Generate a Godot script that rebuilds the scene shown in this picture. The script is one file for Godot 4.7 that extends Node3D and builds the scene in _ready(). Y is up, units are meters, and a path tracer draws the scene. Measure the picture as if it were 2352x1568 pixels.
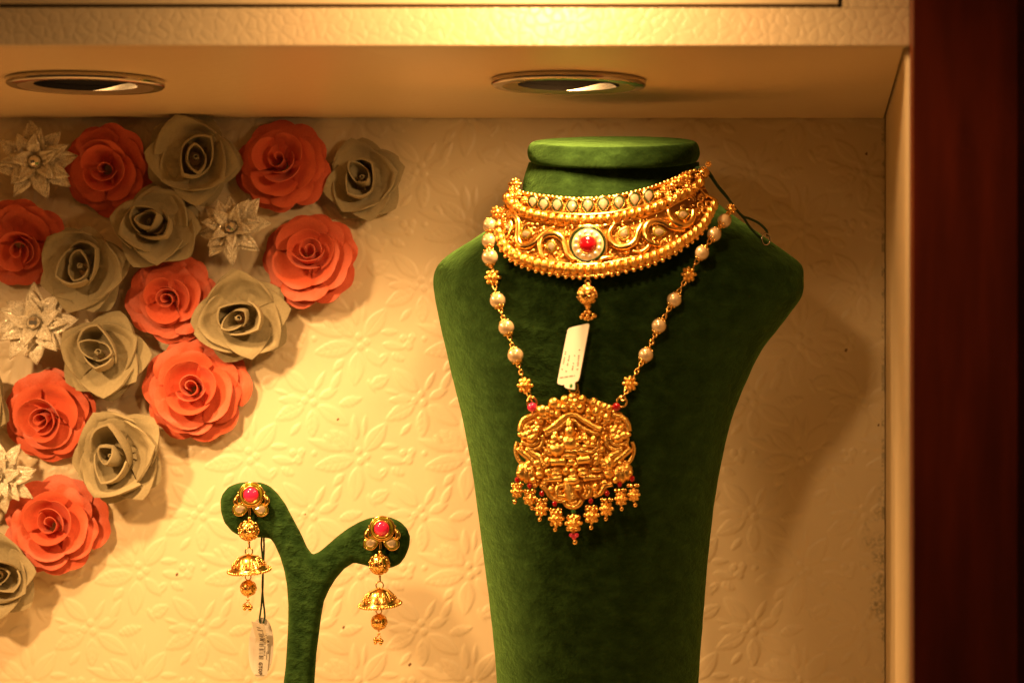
extends Node3D
# A jeweller's display niche: embossed wallpaper, artificial roses, a green velvet bust with a gold choker and a
# pearl necklace, and a green earring tree.  Units are metres, the wall is z = 0, the floor of the niche y = 0.

const F := 6139.0      # focal length in photo units (photo taken as 2352 units wide)
const VX := 1849.0     # where the straight-ahead direction meets the photo
const VY := 900.0
const D := 1.681       # camera to wall
const YC := 0.26       # camera height
const SOFFIT := 0.432
const FRONT := 0.344   # z of the fascia

var M := {}
var rng := RandomNumberGenerator.new()
var unit_sphere: ArrayMesh
var small_sphere: ArrayMesh

func W(px: float, py: float, z: float) -> Vector3:   # a photo direction met at depth z
	var k := (D - z) / F
	return Vector3((px - VX) * k, YC + (VY - py) * k, z)
func U(z: float) -> float:
	return (D - z) / F

# ------------------------------------------------------------------ mesh builder
class MB:
	var v := PackedVector3Array()
	var uv := PackedVector2Array()
	var idx := PackedInt32Array()
	func grid(p: PackedVector3Array, nu: int, nv: int, wrap := false, flip := false, uvs := PackedVector2Array()) -> void:
		var b := v.size()
		v.append_array(p)
		if uvs.size() == p.size():
			uv.append_array(uvs)
		else:
			var z := PackedVector2Array()
			z.resize(p.size())
			uv.append_array(z)
		for j in nv - 1:
			for i in (nu if wrap else nu - 1):
				var i2 := (i + 1) % nu
				var a := b + j * nu + i
				var c := b + j * nu + i2
				var d := b + (j + 1) * nu + i
				var e := b + (j + 1) * nu + i2
				if flip:
					idx.append_array([a, e, d, a, c, e])
				else:
					idx.append_array([a, d, e, a, e, c])
	func sphere(c: Vector3, r: Vector3, nu := 12, nv := 8, basis := Basis.IDENTITY) -> void:
		var p := PackedVector3Array()
		for j in nv + 1:
			var t := PI * j / nv
			for i in nu:
				var f := TAU * i / nu
				p.append(c + basis * (Vector3(sin(t) * cos(f), cos(t), sin(t) * sin(f)) * r))
		grid(p, nu, nv + 1, true, true)
	func tube(path: Array, rad, sides := 7, closed := false, caps := true) -> void:
		var n := path.size()
		var p := PackedVector3Array()
		var up := Vector3(0.123, 0.2, 0.97).normalized()
		var rings := n + 1 if closed else n
		for q in rings:
			var k := q % n
			var a: Vector3 = path[(k - 1 + n) % n] if closed else path[maxi(k - 1, 0)]
			var b: Vector3 = path[(k + 1) % n] if closed else path[mini(k + 1, n - 1)]
			var d := (b - a).normalized()
			var s := d.cross(up)
			if s.length() < 0.05:
				s = d.cross(Vector3.RIGHT)
			s = s.normalized()
			var t := s.cross(d).normalized()
			var r: float = rad[k] if rad is Array else rad
			for i in sides:
				var f := TAU * i / sides
				p.append(path[k] + (s * cos(f) + t * sin(f)) * r)
		if caps and not closed:
			var q := PackedVector3Array()
			for i in sides: q.append(path[0])
			q.append_array(p)
			for i in sides: q.append(path[n - 1])
			grid(q, sides, rings + 2, true, true)
		else:
			grid(p, sides, rings, true, true)
	func lathe(prof: Array, seg: int, xf := Transform3D.IDENTITY) -> void:  # prof: Vector2(radius, height)
		var p := PackedVector3Array()
		for q in prof:
			for i in seg:
				var f := TAU * i / seg
				p.append(xf * Vector3(q.x * cos(f), q.y, q.x * sin(f)))
		grid(p, seg, prof.size(), true, false)
	func box(lo: Vector3, hi: Vector3, xf := Transform3D.IDENTITY) -> void:
		for ax in 3:
			for s in 2:
				var o := Vector3(); var e1 := Vector3(); var e2 := Vector3()
				var b := (ax + 1) % 3
				var c := (ax + 2) % 3
				o = lo
				if s == 1: o[ax] = hi[ax]
				e1[b] = hi[b] - lo[b]
				e2[c] = hi[c] - lo[c]
				grid(PackedVector3Array([xf * o, xf * (o + e1), xf * (o + e2), xf * (o + e1 + e2)]), 2, 2, false, s == 0, PackedVector2Array([Vector2(0, 1), Vector2(1, 1), Vector2(0, 0), Vector2(1, 0)]))
	func prism(poly: PackedVector2Array, z0: float, z1: float, bevel := 0.0) -> void:  # poly in x, y; bevelled front
		var tri := Geometry2D.triangulate_polygon(poly)
		var n := poly.size()
		var inner := PackedVector2Array()
		for i in n:
			var a := poly[(i - 1 + n) % n]; var c := poly[(i + 1) % n]
			var t := (c - a).normalized()
			var nn := Vector2(-t.y, t.x)
			if Geometry2D.is_polygon_clockwise(poly): nn = -nn
			inner.append(poly[i] + nn * bevel)
		var b := v.size()
		for i in n: v.append(Vector3(inner[i].x, inner[i].y, z1)); uv.append(Vector2())
		for i in n: v.append(Vector3(poly[i].x, poly[i].y, z0)); uv.append(Vector2())
		for k in range(0, tri.size(), 3):
			var a := poly[tri[k]]; var e := poly[tri[k + 1]]; var c := poly[tri[k + 2]]
			if (e - a).cross(c - a) > 0:
				idx.append_array([b + tri[k], b + tri[k + 2], b + tri[k + 1], b + n + tri[k], b + n + tri[k + 1], b + n + tri[k + 2]])
			else:
				idx.append_array([b + tri[k], b + tri[k + 1], b + tri[k + 2], b + n + tri[k], b + n + tri[k + 2], b + n + tri[k + 1]])
		var q := PackedVector3Array()
		var ccw := not Geometry2D.is_polygon_clockwise(poly)
		for i in n: q.append(Vector3(poly[i].x, poly[i].y, z0))
		for i in n: q.append(Vector3(poly[i].x, poly[i].y, lerpf(z1, z0, 0.35 if bevel > 0 else 0.0)))
		if bevel > 0:
			for i in n: q.append(Vector3(inner[i].x, inner[i].y, z1))
		grid(q, n, 3 if bevel > 0 else 2, true, not ccw)
	func mesh(flat := false) -> ArrayMesh:
		var nrm := PackedVector3Array()
		if flat:
			var v2 := PackedVector3Array(); var u2 := PackedVector2Array()
			for k in range(0, idx.size(), 3):
				var a := v[idx[k]]; var b := v[idx[k + 1]]; var c := v[idx[k + 2]]
				var n := (c - a).cross(b - a)
				if n.length_squared() < 1e-22: continue
				n = n.normalized()
				for q in 3:
					v2.append(v[idx[k + q]]); u2.append(uv[idx[k + q]]); nrm.append(n)
			v = v2; uv = u2
			idx = PackedInt32Array(range(v.size()))
		else:
			nrm.resize(v.size())
			for k in range(0, idx.size(), 3):
				var a := v[idx[k]]
				var n := (v[idx[k + 2]] - a).cross(v[idx[k + 1]] - a)
				for q in 3: nrm[idx[k + q]] += n
			for k in nrm.size():
				nrm[k] = nrm[k].normalized() if nrm[k].length_squared() > 0 else Vector3.BACK
		var arr := []
		arr.resize(Mesh.ARRAY_MAX)
		arr[Mesh.ARRAY_VERTEX] = v
		arr[Mesh.ARRAY_NORMAL] = nrm
		arr[Mesh.ARRAY_TEX_UV] = uv
		arr[Mesh.ARRAY_INDEX] = idx
		var m := ArrayMesh.new()
		m.add_surface_from_arrays(Mesh.PRIMITIVE_TRIANGLES, arr)
		return m

# ------------------------------------------------------------------ scene helpers
func thing(called: String, label: String, category: String, at := Vector3.ZERO, group := "") -> Node3D:
	var o := Node3D.new()
	o.name = called
	add_child(o, true)
	o.position = at
	o.set_meta("label", label)
	o.set_meta("category", category)
	if group: o.set_meta("group", group)
	return o
func part(parent: Node3D, called: String, m: Mesh, mat: Material, xf := Transform3D.IDENTITY) -> MeshInstance3D:
	# xf and mesh coordinates are in world space; the parent's own place is taken off
	var o := MeshInstance3D.new()
	o.name = called
	o.mesh = m
	o.material_override = mat
	parent.add_child(o, true)
	o.transform = parent_inverse(parent) * xf
	return o
func parent_inverse(p: Node3D) -> Transform3D:
	var t := Transform3D.IDENTITY
	var n: Node = p
	while n is Node3D and n != self:
		t = n.transform * t
		n = n.get_parent()
	return t.affine_inverse()
func struct(called: String, m: Mesh, mat: Material) -> MeshInstance3D:
	var o := part(self, called, m, mat)
	o.set_meta("kind", "structure")
	return o
func ball(parent: Node3D, called: String, c: Vector3, r, mat: Material, m: Mesh = null) -> MeshInstance3D:
	var s: Vector3 = r if r is Vector3 else Vector3.ONE * r
	return part(parent, called, m if m else unit_sphere, mat, Transform3D(Basis.from_scale(s), c))

func mat(name_: String, c: Color, rough: float, metal := 0.0) -> StandardMaterial3D:   # c is a linear colour
	var m := StandardMaterial3D.new()
	m.resource_name = name_
	m.albedo_color = c.linear_to_srgb()
	m.roughness = rough
	m.metallic = metal
	M[name_] = m
	return m
func noise_tex(kind: int, freq: float, oct: int, seed_: int, size := 512) -> NoiseTexture2D:
	var n := FastNoiseLite.new()
	n.noise_type = kind
	n.frequency = freq
	n.fractal_octaves = oct
	n.seed = seed_
	var t := NoiseTexture2D.new()
	t.width = size; t.height = size
	t.seamless = true
	t.noise = n
	return t
func relief(m: StandardMaterial3D, t: Texture2D, cm: float, rep: float) -> void:   # rep: repeats per metre
	m.heightmap_enabled = true
	m.heightmap_texture = t
	m.heightmap_scale = cm
	m.uv1_triplanar = true
	m.uv1_world_triplanar = true
	m.uv1_scale = Vector3.ONE * rep
func tinted(m: StandardMaterial3D, t: NoiseTexture2D, a: Color, b: Color) -> void:   # linear colours, albedo follows the noise
	var g := Gradient.new()
	g.set_color(0, a.linear_to_srgb())
	g.set_color(1, b.linear_to_srgb())
	var t2: NoiseTexture2D = t.duplicate()
	t2.color_ramp = g
	m.albedo_texture = t2
	m.albedo_color = Color.WHITE

func make_materials() -> void:
	var fine := noise_tex(FastNoiseLite.TYPE_SIMPLEX_SMOOTH, 0.03, 4, 3)
	var pile := noise_tex(FastNoiseLite.TYPE_SIMPLEX_SMOOTH, 0.045, 3, 9)
	var m := mat("soffit_paint", Color(0.74, 0.59, 0.37), 0.30)
	relief(m, fine, 0.02, 6.0)
	m = mat("cabinet_paint", Color(0.68, 0.55, 0.36), 0.5)
	relief(m, fine, 0.02, 8.0)
	var cells := noise_tex(FastNoiseLite.TYPE_CELLULAR, 0.022, 1, 5, 1024)
	cells.noise.cellular_return_type = FastNoiseLite.RETURN_DISTANCE2_SUB
	cells.noise.cellular_jitter = 1.0
	cells.noise.domain_warp_enabled = true
	cells.noise.domain_warp_amplitude = 25.0
	cells.noise.domain_warp_frequency = 0.02
	var cr := Gradient.new()
	cr.set_color(0, Color.BLACK)
	cr.set_color(1, Color.WHITE)
	cr.set_offset(1, 0.30)
	cells.color_ramp = cr
	m = mat("crackled_leatherette", Color(0.68, 0.56, 0.38), 0.33)
	relief(m, cells, 0.02, 8.0)
	m = mat("floor_cloth", Color(0.66, 0.54, 0.36), 0.8)
	m = mat("groove_dark", Color(0.03, 0.018, 0.01), 0.8)
	m = mat("mahogany", Color(0.085, 0.012, 0.004), 0.38)
	var grain := noise_tex(FastNoiseLite.TYPE_SIMPLEX_SMOOTH, 0.012, 4, 21)
	tinted(m, grain, Color(0.12, 0.015, 0.005), Color(0.25, 0.031, 0.009))
	m.uv1_triplanar = true
	m.uv1_world_triplanar = true
	m.uv1_scale = Vector3(9, 1.1, 9)
	m = mat("green_velvet", Color(0.37, 0.8, 0.21), 0.95)     # pile colour; the texture below scales it down to the ground of the cloth
	var nap := noise_tex(FastNoiseLite.TYPE_SIMPLEX_SMOOTH, 0.013, 6, 12)
	nap.noise.fractal_gain = 0.68
	tinted(m, nap, Color(0.007, 0.009, 0.008), Color(0.066, 0.072, 0.069))
	m.albedo_color = Color(0.37, 0.8, 0.21).linear_to_srgb()
	relief(m, nap, 0.13, 17.0)
	m.uv1_scale = Vector3(9, 12, 9)
	m.metallic_specular = 0.1
	m.rim_enabled = true
	m.rim = 0.85
	m.rim_tint = 1.0
	m = mat("green_terry", Color(0.38, 0.8, 0.21), 0.95)
	tinted(m, nap, Color(0.010, 0.016, 0.015), Color(0.115, 0.125, 0.125))
	m.albedo_color = Color(0.38, 0.8, 0.21).linear_to_srgb()
	relief(m, nap, 0.15, 17.0)
	m.uv1_scale = Vector3(11, 15, 11)
	m.metallic_specular = 0.1
	m.rim_enabled = true
	m.rim = 0.45
	m.rim_tint = 1.0
	var chased := noise_tex(FastNoiseLite.TYPE_CELLULAR, 0.05, 1, 8)
	m = mat("gold", Color(0.95, 0.58, 0.17), 0.22, 1.0)
	m = mat("gold_matte", Color(0.97, 0.58, 0.15), 0.29, 1.0)
	relief(m, chased, 0.02, 60.0)
	m = mat("gold_antique", Color(0.24, 0.11, 0.022), 0.45, 1.0)
	relief(m, chased, 0.05, 45.0)
	m = mat("pearl", Color(0.70, 0.52, 0.31), 0.22, 0.28)
	m.clearcoat_enabled = true
	m.clearcoat = 1.0
	m.clearcoat_roughness = 0.06
	m = mat("ruby", Color(0.40, 0.004, 0.012), 0.08)
	m.clearcoat_enabled = true
	m.clearcoat_roughness = 0.03
	m = mat("pink_ruby", Color(0.82, 0.025, 0.12), 0.1)
	m.clearcoat_enabled = true
	m.clearcoat_roughness = 0.03
	m = mat("emerald", Color(0.02, 0.22, 0.04), 0.06)
	m.clearcoat_enabled = true
	m = mat("polki", Color(0.82, 0.64, 0.42), 0.1, 0.68)
	m.clearcoat_enabled = true
	m.clearcoat_roughness = 0.04
	m = mat("pale_gold", Color(0.86, 0.66, 0.34), 0.42, 0.7)
	m = mat("diamond", Color(0.9, 0.86, 0.8), 0.06, 0.5)
	m = mat("green_enamel", Color(0.012, 0.035, 0.008), 0.15)
	m = mat("gold_enamel", Color(0.30, 0.26, 0.02), 0.15, 0.4)
	m = mat("red_satin", Color(0.62, 0.075, 0.025), 0.5)
	var weave := noise_tex(FastNoiseLite.TYPE_VALUE, 0.25, 2, 14)
	tinted(m, fine, Color(0.66, 0.105, 0.045), Color(0.78, 0.15, 0.068))
	relief(m, weave, 0.008, 40.0)
	m.rim_enabled = true
	m.rim = 0.3
	m.rim_tint = 0.8
	m.backlight_enabled = true
	m.backlight = Color(0.30, 0.05, 0.02)
	m = mat("grey_foam", Color(0.29, 0.265, 0.19), 0.85)
	tinted(m, fine, Color(0.33, 0.28, 0.17), Color(0.41, 0.35, 0.22))
	relief(m, fine, 0.006, 30.0)
	m.metallic_specular = 0.25
	m = mat("glitter_gauze", Color(0.50, 0.42, 0.29), 0.5, 0.15)
	var glit := noise_tex(FastNoiseLite.TYPE_CELLULAR, 0.12, 1, 31)
	glit.noise.cellular_return_type = FastNoiseLite.RETURN_CELL_VALUE
	tinted(m, glit, Color(0.62, 0.55, 0.41), Color(0.92, 0.86, 0.72))
	relief(m, glit, 0.015, 28.0)
	m.roughness_texture = glit
	m.roughness = 0.75
	m = mat("rhinestone", Color(0.82, 0.78, 0.70), 0.07, 0.85)
	m = mat("chrome", Color(0.55, 0.50, 0.43), 0.16, 1.0)
	m = mat("brushed_trim", Color(0.30, 0.25, 0.17), 0.42, 0.8)
	m = mat("sliver_metal", Color(0.86, 0.80, 0.70), 0.25, 0.8)  # pale metal of the arc that stands in for light inside the downlights
	m = mat("lamp_black", Color(0.006, 0.005, 0.004), 0.95)
	m.metallic_specular = 0.0
	m = mat("green_thread", Color(0.02, 0.06, 0.02), 0.9)
	m = mat("tag_paper", Color(0.80, 0.78, 0.72), 0.6)
	m = mat("print_ink", Color(0.10, 0.08, 0.07), 0.8)
	m = mat("tag_card", Color(0.78, 0.75, 0.68), 0.35)
	m = mat("lamp_glow", Color(0.9, 0.85, 0.7), 0.4)
	m.emission_enabled = true
	m.emission = LAMP.linear_to_srgb()
	m.emission_energy_multiplier = 7.0

# ------------------------------------------------------------------ lamps
const LAMP := Color(1.0, 0.55, 0.205)    # halogen, linear
func spot(called: String, at: Vector3, aim: Vector3, energy: float, angle: float, blend: float, size: float) -> void:
	var l := SpotLight3D.new()
	l.name = called
	add_child(l, true)
	l.position = at
	l.look_at_from_position(at, aim, Vector3(0.01, 0.1, 1).normalized())
	l.light_color = LAMP.linear_to_srgb()
	l.light_energy = energy
	l.spot_angle = angle
	l.spot_angle_attenuation = blend
	l.spot_range = 5.0
	l.spot_attenuation = 2.0
	l.light_size = size
	l.shadow_enabled = true

func camera_and_light() -> void:
	var cam := Camera3D.new()
	cam.name = "camera"
	add_child(cam)
	cam.position = Vector3(0, YC, D)
	cam.projection = Camera3D.PROJECTION_FRUSTUM
	cam.near = 0.05
	cam.far = 20.0
	cam.size = 1568.0 / F * cam.near
	cam.frustum_offset = Vector2((1176.0 - VX) / F, (VY - 784.0) / F) * cam.near
	var at := CameraAttributesPhysical.new()
	at.frustum_focal_length = 96.0
	at.exposure_aperture = 8.0
	at.frustum_focus_distance = D - 0.10
	at.frustum_near = 0.05
	at.frustum_far = 20.0
	cam.attributes = at
	cam.current = true
	var we := WorldEnvironment.new()
	we.name = "environment"
	var e := Environment.new()
	e.background_mode = Environment.BG_COLOR
	e.background_color = Color(0.030, 0.017, 0.007).linear_to_srgb()
	e.tonemap_mode = Environment.TONE_MAPPER_LINEAR
	e.tonemap_exposure = 1.0
	e.sdfgi_enabled = true
	e.ssao_enabled = true
	e.ssil_enabled = true
	we.environment = e
	add_child(we)
	# the lamps of the upper soffit, in front of the fascia, and the two gimbals in the niche's own soffit
	spot("key_spot", KEY, KEY_AIM, 0.056, 84.0, 0.65, 0.015)
	spot("flower_spot", SIDE, SIDE_AIM, 0.42, 44.0, 1.0, 0.02)
	spot("niche_spot", NICHE_A, NICHE_A + Vector3(0.12, -0.30, -0.065), 0.240, 56.0, 1.0, 0.015)
	spot("niche_spot", NICHE_B, NICHE_B + Vector3(-0.08, -0.285, -0.12), 0.070, 76.0, 1.0, 0.015)

const NICHE_A := Vector3(-0.392, SOFFIT - 0.006, 0.21)
const NICHE_B := Vector3(-0.126, SOFFIT - 0.006, 0.21)
const KEY := Vector3(-0.135, 0.475, 0.47)
const KEY_AIM := Vector3(-0.15, 0.20, 0.20)
const SIDE := Vector3(-0.66, 0.485, 0.50)
const SIDE_AIM := Vector3(-0.42, 0.04, 0.04)

# ------------------------------------------------------------------ the niche
const WX0 := -0.62
const WX1 := 0.0509
const TILE := Vector2(0.0694, 0.0720)
func leaf_height(p: Vector2, tip: Vector2, base: Vector2, hw: float, ribs: int) -> float:
	var d := tip - base
	var ln := d.length()
	d /= ln
	var t := (p - base).dot(d) / ln
	if t <= 0.0 or t >= 1.0: return 0.0
	var s := (p - base).cross(d)
	var w := hw * pow(sin(PI * pow(t, 0.85)), 0.8)
	var e := w - absf(s)
	if e <= 0.0: return 0.0
	var h := smoothstep(0.0, 1.3, e) * (0.75 + 0.25 * e / hw)
	if ribs == 1:      # midrib and slanting side veins
		h -= 0.42 * exp(-pow(s / 0.35, 2.0))
		h -= 0.30 * exp(-pow(fposmod(t * ln - absf(s) * 0.8, 4.2) / 0.4 - 1.0, 2.0))
	elif ribs == 2:    # cross bands
		h -= 0.40 * exp(-pow(fposmod(t * ln + s * 0.4, 3.0) / 0.4 - 1.0, 2.0))
	elif ribs == 3:
		h -= 0.42 * exp(-pow(s / 0.35, 2.0))
	return maxf(h, 0.0)
func wallpaper_tile(nx: int, ny: int) -> PackedFloat32Array:
	# leaves as [tip, base, half width, ribs] and berries, in mm, round two flower centres of a half-drop repeat
	var k := 0.1133
	var leaves := []
	var berries := []
	var A := Vector2(20, 24)
	var B := A + Vector2(270, 318) * k
	for q in [[-165, -180, -20, -45, 45, 3], [-190, 0, -50, -5, 32, 0], [-205, 110, -35, 25, 46, 1], [5, 215, 8, 50, 40, 1], [212, 142, 35, 30, 46, 3], [150, -62, 42, -12, 30, 0], [78, -165, 18, -50, 22, 0], [290, -12, 150, 25, 32, 2], [170, -170, 105, -45, 26, 0], [-215, -60, -120, -30, 16, 0], [-30, 290, -110, 350, 22, 2], [-250, -190, -190, -260, 26, 1], [120, 250, 70, 190, 20, 0], [-120, 200, -60, 130, 22, 0]]:
		leaves.append([A + Vector2(q[0], q[1]) * k, A + Vector2(q[2], q[3]) * k, q[4] * k, q[5]])
	for q in [[-262, 55, -30, 15, 50, 1], [-30, 245, -12, 50, 48, 3], [125, 135, 30, 35, 34, 0], [150, -195, 30, -35, 50, 3], [-170, -155, -30, -35, 45, 1], [-305, -105, -95, -35, 30, 0], [-35, -245, -20, -95, 28, 0], [30, -240, 20, -120, 18, 0], [165, 185, 60, 245, 40, 1], [260, 30, 120, 5, 28, 0], [250, 100, 170, 60, 26, 2], [-150, 160, -90, 90, 26, 0], [90, 280, 40, 200, 18, 0], [220, -60, 110, -60, 22, 0]]:
		leaves.append([B + Vector2(q[0], q[1]) * k, B + Vector2(q[2], q[3]) * k, q[4] * k, q[5]])
	for q in [[-3, -34], [-40, 4], [12, 14]]: berries.append([A + Vector2(q[0], q[1]) * k, 2.6])
	for q in [[-8, -36], [38, -6], [2, 22]]: berries.append([B + Vector2(q[0], q[1]) * k, 2.6])
	for q in [[-372, -25], [-325, -30], [-340, 20]]: berries.append([B + Vector2(q[0], q[1]) * k, 2.7])
	for q in [[-255, -22]]: berries.append([B + Vector2(q[0], q[1]) * k, 2.1])
	var out := PackedFloat32Array()
	out.resize(nx * ny)
	var T := TILE * 1000.0
	for shape in leaves + berries:
		var lo: Vector2; var hi: Vector2
		if shape.size() == 4:
			var g: Vector2 = Vector2.ONE * (shape[2] + 0.5)
			lo = shape[0].min(shape[1]) - g
			hi = shape[0].max(shape[1]) + g
		else:
			lo = shape[0] - Vector2.ONE * 3.2
			hi = shape[0] + Vector2.ONE * 3.2
		for j in range(floori(lo.y / T.y * ny), ceili(hi.y / T.y * ny) + 1):
			for i in range(floori(lo.x / T.x * nx), ceili(hi.x / T.x * nx) + 1):
				var p := Vector2(i * T.x / nx, j * T.y / ny)
				var h := 0.0
				if shape.size() == 4:
					h = leaf_height(p, shape[0], shape[1], shape[2], shape[3])
				else:
					var e: float = shape[1] - p.distance_to(shape[0])
					h = smoothstep(0.0, 1.2, e) - 0.35 * exp(-pow(p.distance_to(shape[0]) / 0.5, 2.0)) if e > 0.0 else 0.0
				var at := posmod(j, ny) * nx + posmod(i, nx)
				out[at] = maxf(out[at], h)
	return out
func wall_picture() -> ImageTexture:   # cream paper with its stains, specks and the mildew in the corner
	var w := 1344; var h := 880
	var im := Image.create(w, h, false, Image.FORMAT_RGB8)
	var g := FastNoiseLite.new(); g.seed = 6; g.frequency = 0.03; g.fractal_octaves = 3
	var fine := FastNoiseLite.new(); fine.seed = 7; fine.frequency = 0.16; fine.fractal_octaves = 3
	var size := Vector2(WX1 - WX0, SOFFIT)
	var mild := W(2025, 1310, 0); var mild2 := W(2030, 1150, 0)
	for j in h:
		for i in w:
			var x := WX0 + size.x * i / w
			var y := SOFFIT - size.y * j / h
			var b := g.get_noise_2d(i, j)
			var c := Vector3(0.73, 0.62, 0.43) * (1.0 + 0.018 * b)
			var mm := 0.0
			for q in [[mild, 0.014, 0.050], [mild2, 0.009, 0.022]]:
				mm = maxf(mm, 1.0 - Vector2((x - q[0].x) / q[1], (y - q[0].y) / q[2]).length())
			mm = clampf(mm * 1.1 + b * 1.0 - 0.2, 0, 1) * clampf(0.45 + fine.get_noise_2d(i, j) * 1.3, 0, 1) * 0.75 if mm > 0.0 else 0.0
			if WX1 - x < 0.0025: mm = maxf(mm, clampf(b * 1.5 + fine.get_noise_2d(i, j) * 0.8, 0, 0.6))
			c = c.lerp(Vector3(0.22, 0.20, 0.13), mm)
			im.set_pixel(i, j, Color(c.x, c.y, c.z).linear_to_srgb())
	for s in [[1990, 352, 2.2], [1943, 803, 2.6], [940, 1525, 2.6], [788, 1440, 2.4], [775, 962, 2.0], [405, 1318, 2.4], [560, 1395, 1.6], [2018, 975, 1.8], [1240, 1290, 1.3], [700, 1180, 1.2]]:
		var p := W(s[0], s[1], 0)
		var ci := (p.x - WX0) / size.x * w
		var cj := (SOFFIT - p.y) / size.y * h
		for j in range(int(cj) - 5, int(cj) + 6):
			for i in range(int(ci) - 5, int(ci) + 6):
				if i < 0 or j < 0 or i >= w or j >= h: continue
				var d: float = Vector2((i - ci) * 1.25 + (j - cj) * 0.3, (j - cj)).length()
				if d < s[2] * 0.8: im.set_pixel(i, j, Color(0.13, 0.065, 0.025).linear_to_srgb())
	return ImageTexture.create_from_image(im)

func build_niche() -> void:
	var wall := Node3D.new()
	wall.name = "back_wall"
	add_child(wall)
	wall.set_meta("kind", "structure")
	var b := MB.new()
	b.box(Vector3(-1.0, 0, -0.03), Vector3(0.1, 0.6, -0.002))
	part(wall, "board", b.mesh(true), M.cabinet_paint)
	# embossed paper
	var tx := 76; var ty := 79
	var tile := wallpaper_tile(tx, ty)
	var cx := TILE.x / tx; var cy := TILE.y / ty
	var nx := int((WX1 - WX0) / cx) + 1
	var ny := int(SOFFIT / cy) + 1
	# one flower centre of the photo stands at (2105, 1880) of 3840 units' own paper grid: shift so that it lands there
	var anchor := W(1728.0, 1180.0, 0.0)
	var ox := posmod(int(round((anchor.x - WX0) / cx - 20.0 / 69.4 * tx)), tx)
	var oy := posmod(int(round((SOFFIT - anchor.y) / cy - 24.0 / 72.0 * ty)), ty)
	var v := PackedVector3Array(); v.resize(nx * ny)
	var nr := PackedVector3Array(); nr.resize(nx * ny)
	var uv := PackedVector2Array(); uv.resize(nx * ny)
	var ix := PackedInt32Array(); ix.resize((nx - 1) * (ny - 1) * 6)
	var H := 0.00052
	var tn := PackedVector3Array(); tn.resize(tx * ty)
	for j in ty:
		for i in tx:
			var dx := (tile[j * tx + (i + 1) % tx] - tile[j * tx + (i - 1 + tx) % tx]) * H / (2 * cx)
			var dy := (tile[((j + 1) % ty) * tx + i] - tile[((j - 1 + ty) % ty) * tx + i]) * H / (2 * cy)
			tn[j * tx + i] = Vector3(-dx, dy, 1).normalized()
	var q := 0
	for j in ny:
		var tj := posmod(j - oy, ty) * tx
		for i in nx:
			var a := tj + posmod(i - ox, tx)
			var k := j * nx + i
			v[k] = Vector3(WX0 + i * cx, SOFFIT - j * cy, tile[a] * H)
			nr[k] = tn[a]
			uv[k] = Vector2(i * cx / (WX1 - WX0), j * cy / SOFFIT)
			if i < nx - 1 and j < ny - 1:
				ix[q] = k + nx; ix[q + 1] = k; ix[q + 2] = k + 1
				ix[q + 3] = k + nx; ix[q + 4] = k + 1; ix[q + 5] = k + nx + 1
				q += 6
	var arr := []
	arr.resize(Mesh.ARRAY_MAX)
	arr[Mesh.ARRAY_VERTEX] = v; arr[Mesh.ARRAY_NORMAL] = nr; arr[Mesh.ARRAY_TEX_UV] = uv; arr[Mesh.ARRAY_INDEX] = ix
	var am := ArrayMesh.new()
	am.add_surface_from_arrays(Mesh.PRIMITIVE_TRIANGLES, arr)
	var pm := mat("embossed_paper", Color.WHITE, 0.42)
	pm.albedo_texture = wall_picture()
	part(wall, "wallpaper", am, pm)
	# side wall with its rounded front edge
	b = MB.new()
	b.box(Vector3(WX1, 0, -0.03), Vector3(WX1 + 0.03, 0.62, FRONT - 0.01))
	struct("side_wall", b.mesh(true), M.cabinet_paint)
	b = MB.new()
	b.box(Vector3(-1.02, 0, -0.03), Vector3(-1.0, 0.62, FRONT))
	struct("far_side_wall", b.mesh(true), M.cabinet_paint)
	# a thin bead between the side wall and the post
	b = MB.new()
	var path := []
	for k in 9: path.append(Vector3(WX1 + 0.0045, lerpf(0.0, SOFFIT - 0.001, k / 8.0), FRONT - 0.003))
	b.tube(path, 0.0052, 12)
	struct("edge_bead", b.mesh(), M.cabinet_paint)
	b = MB.new()
	b.box(Vector3(-1.02, -0.03, -0.03), Vector3(0.1, 0.0, FRONT + 0.06))
	struct("display_floor", b.mesh(true), M.floor_cloth)
	# soffit with the two lamp holes
	var cs := CSGBox3D.new()
	cs.name = "soffit"
	cs.size = Vector3(WX1 - 0.0014 + 1.0, 0.05, FRONT - 0.0012)
	cs.position = Vector3((WX1 - 0.0014 - 1.0) / 2, SOFFIT + 0.025, (FRONT + 0.0012) / 2)
	cs.material = M.soffit_paint
	for x in [-0.396, -0.130]:
		var c := CSGCylinder3D.new()
		c.operation = CSGShape3D.OPERATION_SUBTRACTION
		c.radius = 0.034
		c.height = 0.09
		c.sides = 40
		c.name = "lamp_hole"
		cs.add_child(c, true)
		c.position = Vector3(x - cs.position.x, 0, 0.21 - cs.position.z)
	cs.set_meta("kind", "structure")
	add_child(cs)
	# fascia: leatherette border, a dark groove, and the panel above it
	var gy := W(0, 12, FRONT + 0.012).y
	var gx := W(1930, 0, FRONT + 0.012).x
	b = MB.new()
	b.box(Vector3(-1.0, SOFFIT, FRONT + 0.0005), Vector3(WX1 + 0.001, gy - 0.0012, FRONT + 0.012))
	b.box(Vector3(gx + 0.0012, gy - 0.0010, FRONT + 0.0005), Vector3(WX1 + 0.001, 0.62, FRONT + 0.012))
	struct("fascia", b.mesh(true), M.crackled_leatherette)
	b = MB.new()
	b.box(Vector3(-1.0, gy - 0.0010, FRONT + 0.0005), Vector3(gx + 0.0010, 0.62, FRONT + 0.004))
	struct("fascia_groove", b.mesh(true), M.groove_dark)
	b = MB.new()
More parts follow.
